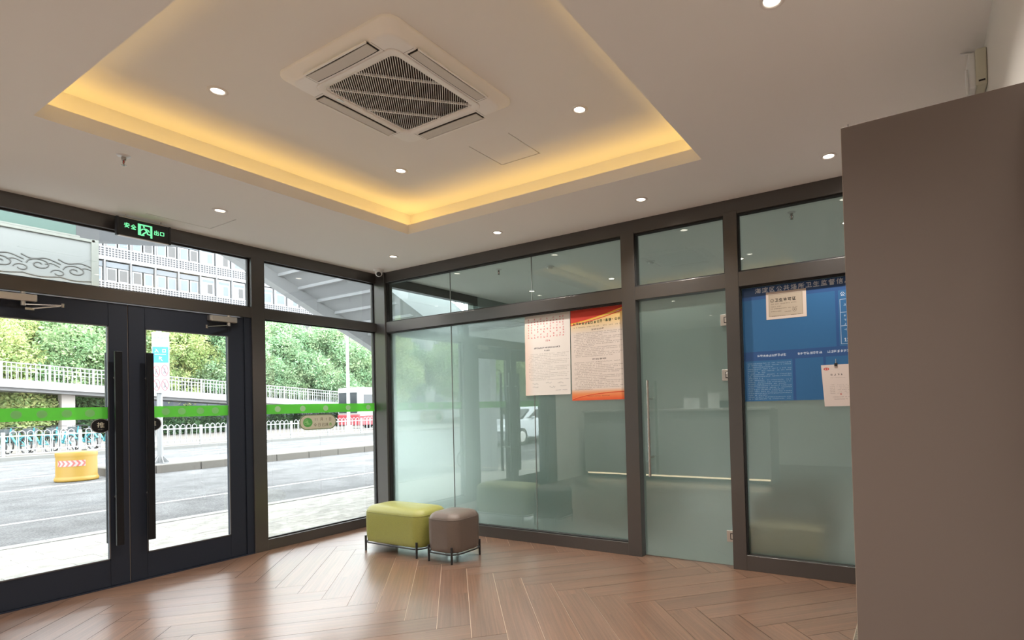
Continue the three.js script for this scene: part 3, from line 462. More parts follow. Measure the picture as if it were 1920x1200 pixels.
  const n = sheet('hanging_notice', 'white report sheet hanging from a clip over the lower edge of the blue board', 'notice', [[4.994, 1.613], [5.2, 1.613], [5.213, 1.3], [5.012, 1.3]], printed(640, 970, '#dccdc5', (c) => {
    c.fillStyle = '#c84038'; c.beginPath(); c.ellipse(110, 95, 62, 32, 0, 0, 7); c.fill(); c.fillStyle = '#dccdc5'; c.beginPath(); c.ellipse(88, 95, 14, 12, 0, 0, 7); c.fill(); c.beginPath(); c.ellipse(132, 95, 14, 12, 0, 0, 7); c.fill();
    c.strokeStyle = '#3e3834'; for (let k = 0; k < 4; k++) illegible(c, 190 + k * 74, 210, 44, 6, 5); c.strokeStyle = '#83776f'; textLine(c, 180, 300, 320, 18, 2.5); for (let j = 0; j < 6; j++) { textLine(c, 150, 460 + j * 40, 110, 22, 3); textLine(c, 300, 460 + j * 40, 280, 18, 2.6, 0.6); } c.fillStyle = '#c0605a'; c.beginPath(); c.arc(380, 690, 18, 0, 7); c.fill(); c.strokeStyle = '#5a504a'; textLine(c, 200, 745, 360, 22, 3); textLine(c, 220, 795, 300, 20, 3);
  }), PZ + 0.004);
  part('clip', rbx(5.088, 5.11, 1.602, 1.624, PZ - 0.0, PZ + 0.011, 0.002), M.black, n, 'small black clip'); part('hook', rod(V3(5.099, 1.62, PZ + 0.005), V3(5.099, 1.655, PZ + 0.003), 0.003), M.silver, n);
}

// ---------------------------------------------------------------- upholstered stools
function pouf(name, label, x0, x1, z0, z1, mat, top) {
  const t = thing(name, label, 'stool'), cx = (x0 + x1) / 2, cz = (z0 + z1) / 2, w = (x1 - x0) / 2, d = (z1 - z0) / 2, rad = 0.1; t.position.set(cx, 0, cz);
  const ring = (i, y) => { const a = [], W = Math.max(w - i, 0.004), D = Math.max(d - i, 0.004), r = Math.min(Math.max(rad - i * 0.55, 0.03), W, D); for (let c = 0; c < 4; c++) { const sx = [1, -1, -1, 1][c], sz = [1, 1, -1, -1][c]; for (let k = 0; k <= 9; k++) { const th = (c + k / 9) * Math.PI / 2; a.push([sx * (W - r) + r * Math.cos(th), y, sz * (D - r) + r * Math.sin(th)]); } } return a; };
  const prof = [[0.05, 0.088], [0.018, 0.09], [0.008, 0.098], [0.003, 0.14], [0.0, 0.24], [0.0, top - 0.09], [0.002, top - 0.066], [0.005, top - 0.06], [0.005, top - 0.056], [0.009, top - 0.042], [0.022, top - 0.022], [0.045, top - 0.008], [0.08, top], [0.12, top + 0.004], [Math.min(w, d) - 0.01, top + 0.007]];
  const rows = prof.map(([i, y]) => ring(i, y)), n = rows[0].length, pos = [], uv = [], idx = [];
  let acc = 0; rows.forEach((R, j) => { if (j) acc += Math.hypot(prof[j][0] - prof[j - 1][0], prof[j][1] - prof[j - 1][1]); let s = 0; R.forEach((q, k) => { if (k) s += Math.hypot(q[0] - R[k - 1][0], q[2] - R[k - 1][2]); pos.push(...q); uv.push(s * 4, acc * 4); }); });
  for (let j = 0; j + 1 < rows.length; j++) for (let k = 0; k < n; k++) { const a = j * n + k, b = j * n + (k + 1) % n; idx.push(a, a + n, b, b, a + n, b + n); }
  const c = pos.length / 3; pos.push(0, top + 0.007, 0); uv.push(0, acc * 4); const o = (rows.length - 1) * n; for (let k = 0; k < n; k++) idx.push(o + k, c, o + (k + 1) % n);
  const b0 = pos.length / 3; pos.push(0, 0.088, 0); uv.push(0, 0); for (let k = 0; k < n; k++) idx.push(k, (k + 1) % n, b0);
  const G = new THREE.BufferGeometry(); G.setAttribute('position', new THREE.Float32BufferAttribute(pos, 3)); G.setAttribute('uv', new THREE.Float32BufferAttribute(uv, 2)); G.setIndex(idx); G.computeVertexNormals();
  part('cushion', G, mat, t);
  const seam = ring(0.001, top - 0.058).map((q) => V3(...q)).filter((q, i, A) => !i || q.distanceTo(A[i - 1]) > 1e-4);
  part('seam', tube(seam, 0.0022, 160, 5, true), mat, t);
  const base = ring(0.004, 0.082).map((q) => V3(...q)).filter((q, i, A) => !i || q.distanceTo(A[i - 1]) > 1e-4);
  part('base_ring', tube(base, 0.0075, 160, 8, true), M.black, t);
  const lx = w - 0.045, lz = d - 0.02;
  for (const [sx, sz] of [[-1, 1], [1, 1], [1, -1], [-1, -1]]) part('leg', cyl(0.0105, 0.0095, 0.145, 14).translate(sx * lx, 0.0725, sz * (d - 0.008)), M.black, t);
}
{
  const weave = dataTex(256, 256, (i, j) => 120 + 60 * (rnd() - 0.5) + 30 * ((i + j) % 4 < 2 ? 1 : -1) * 0.5);
  const wv = (c) => { const a = dataTex(256, 256, () => { const k = 1 + (rnd() - 0.5) * 0.2; return c.map((v) => Math.min(255, v * k)); }, true); a.repeat.set(0.7, 0.7); return phy(col(1, 1, 1), 0.4, { map: a, bumpMap: weave, bumpScale: 0.00015 }); };
  pouf('upholstered_bench', 'long lime green upholstered stool on thin black legs', 0.875, 1.672, 0.525, 0.905, wv([140, 140, 72]), 0.436);
  pouf('upholstered_stool', 'small square taupe upholstered stool beside the green bench', 1.742, 2.112, 0.54, 0.908, wv([97, 84, 76]), 0.436);
}

// ---------------------------------------------------------------- tall cabinet, grille, wall unit, counter
{
  const lam = std(col(0.205, 0.163, 0.143), 0.5), t = thing('tall_cabinet', 'tall taupe laminate cabinet standing against the white wall', 'cabinet'), CZ = 2.25, CT = 2.332, CX = 5.4075;
  part('end_panel', rbx(CX, XR - 0.004, 0.001, CT, CZ - 0.018, CZ, 0.0015), lam, t); part('end_panel', rbx(CX + 0.02, XR - 0.004, 0.001, CT, 0.03, 0.048, 0.0015), lam, t);
  part('edge_band', rbx(CX - 0.0015, CX, 0.001, CT, CZ - 0.018, CZ, 0.0005), std(col(0.42, 0.34, 0.28), 0.5), t);
  part('top_board', bx(CX + 0.02, XR - 0.004, CT - 0.024, CT - 0.006, 0.048, CZ - 0.018), lam, t); part('back_board', bx(XR - 0.016, XR - 0.006, 0.08, CT - 0.03, 0.048, CZ - 0.018), lam, t);
  part('plinth', bx(CX + 0.08, CX + 0.1, 0.001, 0.08, 0.048, CZ - 0.018), M.dark, t); part('bottom_board', bx(CX + 0.02, XR - 0.016, 0.08, 0.098, 0.048, CZ - 0.018), lam, t);
  for (let k = 0; k < 4; k++) { const w = (CZ - 0.07) / 4, z0 = 0.05 + k * w, d = part('cabinet_door', rbx(CX + 0.002, CX + 0.02, 0.09, CT - 0.016, z0, z0 + w - 0.004, 0.0015), lam, t); part('door_handle', rbx(CX - 0.008, CX + 0.002, 1.0, 1.3, z0 + 0.03, z0 + 0.045, 0.002), M.silver, d); }
  const gr = thing('floor_grille', 'narrow slotted metal grille set in the floor along the cabinet', 'grille');
  const al = std(col(0.5, 0.42, 0.33), 0.4, { metalness: 0.6 });
  part('frame', [bx(5.262, 5.266, -0.002, 0.004, 0.1, 2.4), bx(5.292, 5.296, -0.002, 0.004, 0.1, 2.4)], al, gr); part('trough', bx(5.266, 5.292, 0.0002, 0.0008, 0.1, 2.4), M.dark, gr);
  const s = []; for (let z = 0.11; z < 2.39; z += 0.016) s.push(bx(5.266, 5.292, 0.0008, 0.003, z, z + 0.006)); const sl = part('slats', s, al, gr); sl.userData.kind = 'stuff';
  for (const [x, z, h] of [[5.43, 2.24, 0.012], [5.656, 2.2, 0.014]]) { const wv = thing('cable_end', x < 5.5 ? 'thin dark wire end sticking up at the cabinet top edge' : 'thin bent dark wire on top of the cabinet near the wall', 'wire'); part('wire', tube([V3(x, CT, z), V3(x, CT + h * 0.6, z), V3(x + (x > 5.5 ? -0.025 : 0.0), CT + h, z)], 0.0012, 8), M.dark, wv); }
  const u = thing('wall_device', 'small white wireless unit with a loose cable on the white wall above the cabinet', 'wireless unit');
  part('housing', rbx(5.895, XR - 0.001, 2.775, 2.945, 1.22, 1.36, 0.008, 3), std(col(0.62, 0.6, 0.48), 0.5), u); part('front_cover', rbx(5.868, 5.897, 2.77, 2.935, 1.225, 1.355, 0.01, 3), M.white, u);
  part('label_plate', rbx(5.905, 5.93, 2.79, 2.798, 1.3595, 1.361, 0.0005, 1), M.dark, u); part('antenna', rod(V3(5.862, 2.745, 1.35), V3(5.86, 2.86, 1.35), 0.006, 10), M.white, u);
  part('cable', tube([V3(5.93, 2.94, 1.3), V3(5.925, 2.965, 1.28), V3(5.87, 2.975, 1.27), V3(5.845, 2.985, 1.27), V3(5.87, 2.995, 1.25), V3(5.935, 2.998, 1.2)], 0.0025, 30), M.white, u);

  const lc = std(col(0.45, 0.44, 0.42), 0.5), ct = thing('reception_counter', 'pale reception counter with a warm light line under its front, opposite the partition', 'counter');
  part('front_panel', rbx(0.15, 3.6, 0.1, 1.2, 4.32, 4.36, 0.003), lc, ct); part('top_board', rbx(0.13, 3.63, 1.2, 1.24, 4.28, 4.56, 0.004), std(col(0.55, 0.53, 0.5), 0.4), ct); part('end_board', rbx(3.56, 3.6, 0.001, 1.2, 4.36, 4.9, 0.003), lc, ct); part('plinth', bx(0.15, 3.56, 0.001, 0.1, 4.42, 4.44), M.dark, ct); part('desk_board', rbx(0.15, 3.56, 0.72, 0.75, 4.5, 4.95, 0.003), lc, ct);
  const led = col(1, 0.74, 0.45); part('light_strip', bx(0.2, 3.58, 0.066, 0.092, 4.322, 4.332), std(col(1, 0.9, 0.7), 0.5, { emissive: led, emissiveIntensity: 2.4 }), ct, 'glowing warm light strip');
  const l = new THREE.RectAreaLight(led, 3, 3.38, 0.017); l.rotation.x = -Math.PI / 2; l.position.set(1.89, 0.062, 4.327); l.name = 'counter_light_strip'; scene.add(l);
  const br = thing('brochure_stand', 'clear stand with white leaflets on the reception counter', 'leaflet stand'); part('base', rbx(2.1, 2.42, 1.241, 1.25, 4.4, 4.5, 0.002), M.white, br); part('leaflet', rbx(2.12, 2.4, 1.25, 1.42, 4.43, 4.436, 0.001), M.white, br); part('leaflet', rbx(2.55, 2.75, 1.241, 1.5, 4.45, 4.456, 0.001), M.white, br);
  const mo = thing('computer_monitor', 'computer monitor seen from behind on the reception desk', 'monitor'); part('screen_back', rbx(2.6, 3.1, 1.02, 1.36, 4.62, 4.65, 0.008), M.black, mo); part('stand', rod(V3(2.85, 0.76, 4.66), V3(2.85, 1.15, 4.66), 0.02), M.black, mo); part('foot', rbx(2.72, 2.98, 0.751, 0.762, 4.56, 4.76, 0.004), M.black, mo);
}
// ---------------------------------------------------------------- street outside
const GY = -0.1;
{
  const speck = (r, g, b, amp, w = 256) => dataTex(w, w, (i, j) => { const k = 1 + amp * (rnd() - 0.5) + 0.16 * (N1(i / 20, j / 20) - 0.5) + 0.12 * (N2(i / 60, j / 60) - 0.5); return [r * k, g * k, b * k]; }, true);
  const asph = speck(87, 87, 88, 0.45); asph.repeat.set(0.35, 0.35);
  const uvm = (g) => { const p = g.attributes.position, u = g.attributes.uv; for (let i = 0; i < p.count; i++) u.setXY(i, p.getX(i), p.getZ(i)); return g; };
  const road = struct('road', 'pale grey asphalt road running past the glass front', 'road');
  part('surface', uvm(bx(-60, -3.5, GY - 0.2, GY, -60, 90)), phy(col(1, 1, 1), 0.85, { specularIntensity: 0.15, map: asph }), road);
  const lineM = phy(col(0.26, 0.26, 0.26), 0.7, { specularIntensity: 0.15 });
  part('lane_line', bx(-5.47, -5.35, GY, GY + 0.003, -40, 30), lineM, road, 'thin white line');
  part('lane_line', bx(-10.55, -10.40, GY, GY + 0.003, -1.4, 30), lineM, road, 'thin white line');
  part('lane_line', bx(-13.75, -13.6, GY, GY + 0.003, -40, 30), lineM, road, 'thin white line');
  part('lane_line', bx(-19.2, -19.05, GY, GY + 0.003, -40, 30), lineM, road, 'thin white line');

  const pav = struct('pavement', 'pale grey paved footway in front of the glass doors', 'pavement');
  part('bed', bx(-3.3, -0.1, GY - 0.2, GY - 0.006, -14, 12), phy(col(0.30, 0.30, 0.29), 0.9, { specularIntensity: 0.15 }), pav);
  const st = speck(143, 141, 137, 0.24); st.repeat.set(1.3, 1.3);
  const pm = [1, 0.93, 1.05, 0.97].map((k) => phy(col(k * 0.92, k * 0.92, k * 0.9), 0.85, { specularIntensity: 0.15, map: st }));
  const pg = []; for (let v = 0; v < 4; v++) { const g = rbx(-0.124, 0.124, -0.05, 0, -0.247, 0.247, 0.004, 1); const p = g.attributes.position, u = g.attributes.uv; for (let i = 0; i < p.count; i++) u.setXY(i, p.getX(i) + v * 0.31, p.getZ(i) + v * 0.17); pg.push(g); }
  let count = 0; const rest = [];
  for (let i = 0; i < 13; i++) for (let j = -28; j < 24; j++) {
    const x = -0.225 - i * 0.25, z = j * 0.5 + (i % 2 ? 0.25 : 0), v = Math.floor(rnd() * 4), dy = GY + rr(-0.002, 0.0015);
    if (z > -4.2 && z < 4.2) { const m = part('paving_stone', pg[v], pm[Math.floor(rnd() * 4)], pav); m.position.set(x, dy, z); count++; } else rest.push(pg[v].clone().translate(x, dy, z));
  }
  const rs = part('paving_stones', rest, pm[0], pav); rs.userData.kind = 'stuff';
  const kb = struct('kerb', 'pale kerb stones between the footway and the road', 'kerb');
  const km = phy(col(0.24, 0.24, 0.23), 0.85, { specularIntensity: 0.15 }); for (let z = -14; z < 12; z += 1) part('kerb_stone', rbx(-3.5, -3.31, GY - 0.15, GY + 0.012, z + 0.004, z + 0.996, 0.01, 1), km, kb);
  const is = struct('traffic_island', 'narrow raised traffic island with pale kerb stones in the road', 'traffic island');
  const im = phy(col(0.105, 0.097, 0.088), 0.9, { specularIntensity: 0.15 }); for (let z = -30; z < -2.5; z += 1) part('kerb_stone', rbx(-11.3, -11.05, GY - 0.1, GY + 0.2, z + 0.006, z + 0.994, 0.015, 1), im, is);
  part('paved_top', bx(-13.4, -11.3, GY - 0.1, GY + 0.185, -30, -1.4), phy(col(0.14, 0.14, 0.14), 0.9, { specularIntensity: 0.15 }), is); part('kerb_end', rbx(-13.4, -11.05, GY - 0.1, GY + 0.2, -1.4, -1.2, 0.02, 1), im, is); part('kerb_stone', rbx(-11.3, -11.05, GY - 0.1, GY + 0.2, -1.994, -1.406, 0.015, 1), im, is);
  const fw = struct('far_footway', 'paved strip behind the white railing on the other side of the road', 'pavement');
  part('slab', bx(-46, -22.2, GY - 0.1, GY + 0.1, -60, 90), phy(col(0.12, 0.11, 0.10), 0.9, { specularIntensity: 0.15 }), fw); part('kerb', rbx(-22.2, -21.9, GY - 0.1, GY + 0.14, -60, 90, 0.02, 1), phy(col(0.15, 0.15, 0.145), 0.9, { specularIntensity: 0.15 }), fw);
}
{ // yellow crash barrel
  const t = thing('crash_barrel', 'round yellow plastic traffic barrel with a red and white arrow band', 'traffic barrel'); t.position.set(-11.4, GY, -0.6);
  const yel = std(col(0.26, 0.155, 0.018), 0.5);
  part('drum', lathe([[0.0001, 0], [0.37, 0], [0.385, 0.03], [0.385, 0.075], [0.37, 0.085], [0.37, 0.11], [0.36, 0.12], [0.355, 0.55], [0.365, 0.57], [0.365, 0.65], [0.35, 0.68], [0.32, 0.69], [0.0001, 0.7]], 48), yel, t);
  const tex = printed(640, 128, '#908a88', (c) => { c.fillStyle = '#c0504d'; for (let k = -1; k < 8; k++) { const x = k * 110; c.beginPath(); c.moveTo(x, 0); c.lineTo(x + 50, 0); c.lineTo(x + 105, 64); c.lineTo(x + 50, 128); c.lineTo(x, 128); c.lineTo(x + 55, 64); c.fill(); } });
  const bg = new THREE.CylinderGeometry(0.3625, 0.3635, 0.135, 40, 1, true, 0.25, 1.45); bg.translate(0, 0.42, 0); part('arrow_band', bg, std(col(1, 1, 1), 0.4, { map: tex, side: THREE.DoubleSide }), t, 'red and white chevron band');
  part('filler_cap', cyl(0.05, 0.05, 0.02, 20).translate(0.12, 0.705, -0.1), M.black, t);
}
{ // road sign
  const t = thing('road_sign', 'tall white road sign with a blue entrance panel and round prohibition symbols', 'road sign'); t.position.set(-11.9, GY + 0.185, -2.42);
  const s = 0.93; // panel faces the doors
  const gry = std(col(0.2, 0.205, 0.21), 0.5, { metalness: 0.2 });
  part('pole', cyl(0.06, 0.065, 3.6, 20).translate(0, 1.8, 0), gry, t); part('base_plate', cyl(0.16, 0.16, 0.02, 24).translate(0, 0.011, 0), gry, t);
  for (let k = 0; k < 6; k++) { const g = new THREE.BufferGeometry(); const sh = new THREE.Shape([[0.05, 0.02], [0.2, 0.02], [0.06, 0.2]].map((q) => new THREE.Vector2(...q))); const e = new THREE.ExtrudeGeometry(sh, { depth: 0.014, bevelEnabled: false }); e.translate(0, 0, -0.007); e.rotateY(k * Math.PI / 3); part('gusset', e, gry, t); }
  const tex = printed(384, 1536, '#8c8f94', (c, w, h) => {
    c.strokeStyle = '#6a7078'; for (let k = 0; k < 4; k++) illegible(c, 40 + k * 80, 110, 64, 9, 6); c.strokeStyle = '#b0b4ba'; textLine(c, 50, 260, 280, 40, 4);
    c.fillStyle = '#2f79b9'; c.fillRect(16, 370, w - 32, 400); c.strokeStyle = '#f2f4f6'; glyph(c, '入', 60, 420, 90, 11); glyph(c, '口', 225, 415, 100, 11); c.lineWidth = 8; c.beginPath(); c.moveTo(70, 560); c.lineTo(310, 560); c.stroke(); c.lineWidth = 14; c.beginPath(); c.moveTo(230, 720); c.lineTo(170, 630); c.moveTo(165, 680); c.lineTo(168, 625); c.lineTo(215, 640); c.stroke();
    c.lineWidth = 5; c.strokeStyle = '#9aa0a6'; c.strokeRect(6, 786, w - 12, h - 800);
    for (const [x, y] of [[100, 990], [284, 970], [100, 1330], [284, 1330]]) { c.strokeStyle = '#b5444a'; c.lineWidth = 13; c.beginPath(); c.ellipse(x, y, 74, 138, 0, 0, 7); c.stroke(); c.beginPath(); c.moveTo(x - 48, y - 100); c.lineTo(x + 48, y + 100); c.stroke(); c.strokeStyle = '#3d3f45'; c.lineWidth = 12; c.beginPath(); c.moveTo(x, y - 60); c.lineTo(x + rr(-12, 12), y + 10); c.lineTo(x - 26, y + 70); c.moveTo(x, y + 10); c.lineTo(x + 26, y + 70); c.stroke(); }
  });
  const wht = std(col(0.26, 0.265, 0.27), 0.5), fm = std(col(1, 1, 1), 0.5, { map: tex });
  const p = part('panel', new THREE.BoxGeometry(0.36, 1.62, 0.05), [wht, wht, wht, wht, fm, wht], t, 'white panel with blue entrance field'); p.position.set(0.09, 2.68, 0.0); p.rotation.y = 1.05;
  const b = part('bracket', rbx(-0.2, 0.2, -0.03, 0.03, -0.03, 0.03, 0.005), gry, p); b.position.set(0, 0.4, -0.05);
}
{ // white arched railing along the road
  const t = thing('road_railing', 'white metal railing of tall arched loops along the far side of the road', 'railing'); t.position.set(-23.0, GY, 0);
  const wm = std(col(0.24, 0.245, 0.25), 0.45);
  const arch = tube([V3(0, 0.16, -0.085), V3(0, 0.6, -0.085), V3(0, 0.93, -0.085), V3(0, 1.0, -0.065), V3(0, 1.03, 0), V3(0, 1.0, 0.065), V3(0, 0.93, 0.085), V3(0, 0.6, 0.085), V3(0, 0.16, 0.085)], 0.017, 18, 6);
  for (let j = 0; j < 15; j++) {
    const zp = 2.2 - j * 2.1;
    const p = part('post', rbx(-0.05, 0.05, 0, 0.98, zp - 0.05, zp + 0.05, 0.01, 1), wm, t); part('foot', rbx(-0.12, 0.12, 0, 0.05, zp - 0.1, zp + 0.1, 0.01, 1), wm, p);
    if (j === 14) break;
    for (const y of [0.17, 0.33, 0.84]) part('rail', bx(-0.022, 0.022, y - 0.025, y + 0.025, zp - 2.1, zp), wm, t);
    for (let k = 0; k < 8; k++) { const a = part('arch_loop', arch, wm, t); a.position.z = zp - 0.26 - k * 0.226; }
  }
}
{ // shared bicycles behind the railing
  const teal = std(col(0.03, 0.22, 0.26), 0.45), tyre = std(col(0.03, 0.03, 0.03), 0.8), gry = std(col(0.5, 0.52, 0.54), 0.4, { metalness: 0.5 });
  function bike() {
    const t = thing('parked_bicycle', 'teal shared bicycle parked in a row behind the white road railing', 'bicycle', 'shared bicycles behind the road railing');
    const wheel = (z) => { const w = part('wheel', new THREE.TorusGeometry(0.3, 0.026, 8, 28).rotateY(Math.PI / 2).translate(0, 0.326, z), tyre, t); const sp = []; for (let k = 0; k < 6; k++) sp.push(rod(V3(0, 0.326 + 0.29 * Math.sin(k * Math.PI / 6), z + 0.29 * Math.cos(k * Math.PI / 6)), V3(0, 0.326 - 0.29 * Math.sin(k * Math.PI / 6), z - 0.29 * Math.cos(k * Math.PI / 6)), 0.004, 4)); part('spokes', sp, gry, w); };
    wheel(-0.5); wheel(0.5);
    part('frame', [rod(V3(0, 0.33, -0.02), V3(0, 0.8, -0.16), 0.028), rod(V3(0, 0.33, -0.02), V3(0, 0.78, 0.36), 0.034), rod(V3(0, 0.326, -0.5), V3(0, 0.33, -0.02), 0.02), rod(V3(0, 0.326, -0.5), V3(0, 0.6, -0.1), 0.018)], teal, t);
    part('fork', [rod(V3(0.05, 0.326, 0.5), V3(0.05, 0.66, 0.41), 0.014), rod(V3(-0.05, 0.326, 0.5), V3(-0.05, 0.66, 0.41), 0.014), rod(V3(0, 0.64, 0.41), V3(0, 1.0, 0.32), 0.02)], teal, t);
    part('handlebar', tube([V3(-0.28, 1.02, 0.22), V3(-0.15, 1.03, 0.32), V3(0.15, 1.03, 0.32), V3(0.28, 1.02, 0.22)], 0.013, 12), M.black, t);
    part('saddle', rbx(-0.07, 0.07, 0.84, 0.9, -0.3, -0.04, 0.025, 2), M.black, t);
    const bk = [rbx(-0.16, 0.16, 0.76, 0.77, 0.42, 0.68, 0.003, 1)]; for (const xx of [-0.16, 0.16]) bk.push(bx(xx - 0.008, xx + 0.008, 0.77, 0.98, 0.42, 0.68)); for (const z of [0.42, 0.68]) bk.push(bx(-0.16, 0.16, 0.77, 0.98, z - 0.008, z + 0.008)); part('basket', bk, std(col(0.06, 0.07, 0.075), 0.6), t);
    part('mudguard', tube([V3(0, 0.5, -0.8), V3(0, 0.66, -0.62), V3(0, 0.68, -0.42), V3(0, 0.58, -0.2)], 0.035, 12), teal, t); part('pedal', [bx(-0.16, -0.06, 0.18, 0.2, 0.02, 0.1), bx(0.06, 0.16, 0.44, 0.46, -0.14, -0.06)], M.black, t);
    return t;
  }
  const b0 = bike(), P = []; for (let k = 0; k < 7; k++) P.push([-24.6 + rr(-0.05, 0.05), -1.4 - k * 0.66]);
  P.forEach(([x, z], k) => { const b = k ? b0.clone() : b0; if (k) { b.name = numbered('parked_bicycle'); scene.add(b); } b.position.set(x, 0.0, z); b.rotation.y = -Math.PI / 2 + 0.25 + rr(-0.03, 0.03); });
}
{ // footbridge ramp with railing
  const t = thing('footbridge_ramp', 'white footbridge ramp with a white railing sloping down across the street view', 'footbridge'); t.position.set(-37, 0, 0);
  const con = std(col(0.2, 0.2, 0.205), 0.75), wm = std(col(0.22, 0.225, 0.23), 0.5), under = std(col(0.25, 0.25, 0.26), 0.85);
  const yd = (z) => 3.58 + 0.077 * (z + 5);
  const z0 = 12, z1 = -36, beam = (x0, x1, a, b, o0, o1, m, n) => { const s = new THREE.Shape([[a, yd(a) + o0], [a, yd(a) + o1], [b, yd(b) + o1], [b, yd(b) + o0]].map((q) => new THREE.Vector2(...q))); const g = new THREE.ExtrudeGeometry(s, { depth: x1 - x0, bevelEnabled: false }); g.rotateY(-Math.PI / 2); g.translate(x1, 0, 0); return part(n, g, m, t); };
  beam(-3, 0, z1, z0, -0.45, 0, con, 'deck'); beam(-2.6, -0.4, z1 + 8, z0, -0.62, -0.45, under, 'deck_rib');
  beam(-0.12, -0.06, z1, z0, 0.88, 0.94, wm, 'top_rail'); beam(-0.11, -0.07, z1, z0, 0.66, 0.70, wm, 'middle_rail'); beam(-0.11, -0.07, z1, z0, 0.44, 0.47, wm, 'middle_rail'); beam(-2.94, -2.88, z1, z0, 0.88, 0.94, wm, 'top_rail');
  const bal = []; for (let z = z0; z > z1; z -= 0.19) bal.push(bx(-0.105, -0.075, yd(z), yd(z) + 0.9, z - 0.018, z + 0.018)); for (let z = z0; z > z1; z -= 0.4) bal.push(bx(-2.925, -2.895, yd(z), yd(z) + 0.9, z - 0.018, z + 0.018));
  const bm = part('balusters', bal, wm, t); bm.userData.kind = 'stuff';
  for (let z = z0; z > z1; z -= 1.9) part('railing_post', bx(-0.13, -0.05, yd(z), yd(z) + 0.96, z - 0.05, z + 0.05), wm, t);
  for (const z of [-8.1, 4]) part('pillar', bx(-1.8, -1.2, GY, yd(z) - 0.6, z - 0.3, z + 0.3), std(col(0.36, 0.33, 0.31), 0.9), t, 'grey concrete pillar');
  const w = thing('boundary_wall', 'long dark slate grey wall behind the footbridge under the trees', 'boundary wall'); w.position.set(-41.5, GY, 0);
  for (let k = 0; k < 22; k++) { const z = 12 - k * 2.9; part('wall_panel', rbx(-0.1, 0.1, 0.1, 2.5, z - 2.8, z, 0.02, 1), std(col(0.13, 0.14, 0.17), 0.85), w); part('wall_pier', rbx(-0.16, 0.16, 0.1, 2.65, z - 0.0, z + 0.1, 0.02, 1), std(col(0.17, 0.17, 0.19), 0.85), w); }
}
// trees and hedge --------------------------------------------------------------
function leafClump(n, R, s) {
  const pos = [], nor = [], idx = []; const q = new THREE.Quaternion(), e = new THREE.Euler();
  for (let i = 0; i < n; i++) {
    const c = V3(rr(-1, 1), rr(-0.8, 0.8), rr(-1, 1)).multiplyScalar(R); e.set(rr(-0.9, 0.9), rr(0, 6.28), rr(-0.9, 0.9)); q.setFromEuler(e); const l = s * rr(0.7, 1.3), b = pos.length / 3;
    for (const [x, y, z] of [[0, 0, -l], [-l * 0.42, l * 0.12, -l * 0.1], [0, 0, 0], [l * 0.42, l * 0.12, -l * 0.1], [0, -l * 0.15, l]]) { const v = V3(x, y, z).applyQuaternion(q).add(c); pos.push(v.x, v.y, v.z); const k = V3(0, 1, 0).applyQuaternion(q); nor.push(k.x, k.y, k.z); }
    idx.push(b, b + 1, b + 2, b, b + 2, b + 3, b + 1, b + 4, b + 2, b + 2, b + 4, b + 3);
  }
  const g = new THREE.BufferGeometry(); g.setAttribute('position', new THREE.Float32BufferAttribute(pos, 3)); g.setAttribute('normal', new THREE.Float32BufferAttribute(nor, 3)); g.setIndex(idx); return g;
}
const clump = leafClump(40, 0.46, 0.115), leafM = phy(col(1, 1, 1), 0.9, { transmission: 0.35, thickness: 0, side: THREE.DoubleSide, specularIntensity: 0.3 });
const bark = std(col(0.16, 0.13, 0.1), 0.95);
function foliage(name, parent, blobs, per, tone) {
  const n = blobs.length * per, im = new THREE.InstancedMesh(clump, leafM, n), m = new THREE.Matrix4(), q = new THREE.Quaternion(), e = new THREE.Euler(); let k = 0;
  for (const [x, y, z, r] of blobs) { for (let i = 0; i < per; i++) {
    const u = rr(-1, 1), a = rr(0, 6.2832), s = Math.sqrt(1 - u * u), R = r * (0.62 + 0.42 * Math.sqrt(rnd())); e.set(rr(0, 6), rr(0, 6), rr(0, 6)); q.setFromEuler(e); const sc = rr(0.6, 1.15);
    m.compose(V3(x + R * s * Math.cos(a), y + R * u * 0.8, z + R * s * Math.sin(a)), q, V3(sc, sc, sc)); im.setMatrixAt(k, m); const f = rr(0.75, 1.25), hue = rr(0.85, 1.2); im.setColorAt(k, col(tone[0] * f * hue, tone[1] * f, tone[2] * f)); k++; } }
  im.name = name; im.userData.kind = 'stuff'; parent.add(im);
}
function tree(x, z, h, r, tone, label, group) {
  const t = thing('street_tree', label, 'tree', group); t.position.set(x, GY + 0.1, z);
  part('trunk', tube([V3(0, 0, 0), V3(rr(-0.1, 0.1), h * 0.3, 0), V3(rr(-0.2, 0.2), h * 0.6, rr(-0.2, 0.2))], 0.17, 10, 8), bark, t);
  for (let k = 0; k < 4; k++) { const a = k * 1.57 + rr(-0.4, 0.4); part('branch', tube([V3(0, h * rr(0.26, 0.36), 0), V3(Math.cos(a) * r * 0.3, h * 0.5, Math.sin(a) * r * 0.3), V3(Math.cos(a) * r * 0.6, h * 0.62, Math.sin(a) * r * 0.6)], 0.07, 8, 6), bark, t); }
  const blobs = []; for (let k = 0; k < 13; k++) { const u = k / 12, y = h * (0.34 + 0.58 * u), rad = r * (0.8 * Math.sin(Math.PI * (0.18 + 0.74 * u))), a = k * 2.4 + rr(-0.4, 0.4); blobs.push([Math.cos(a) * rad, y, Math.sin(a) * rad, r * rr(0.38, 0.55)]); } blobs.push([0, h * 0.66, 0, r * 0.6]);
  foliage('foliage', t, blobs, 150, tone);
}
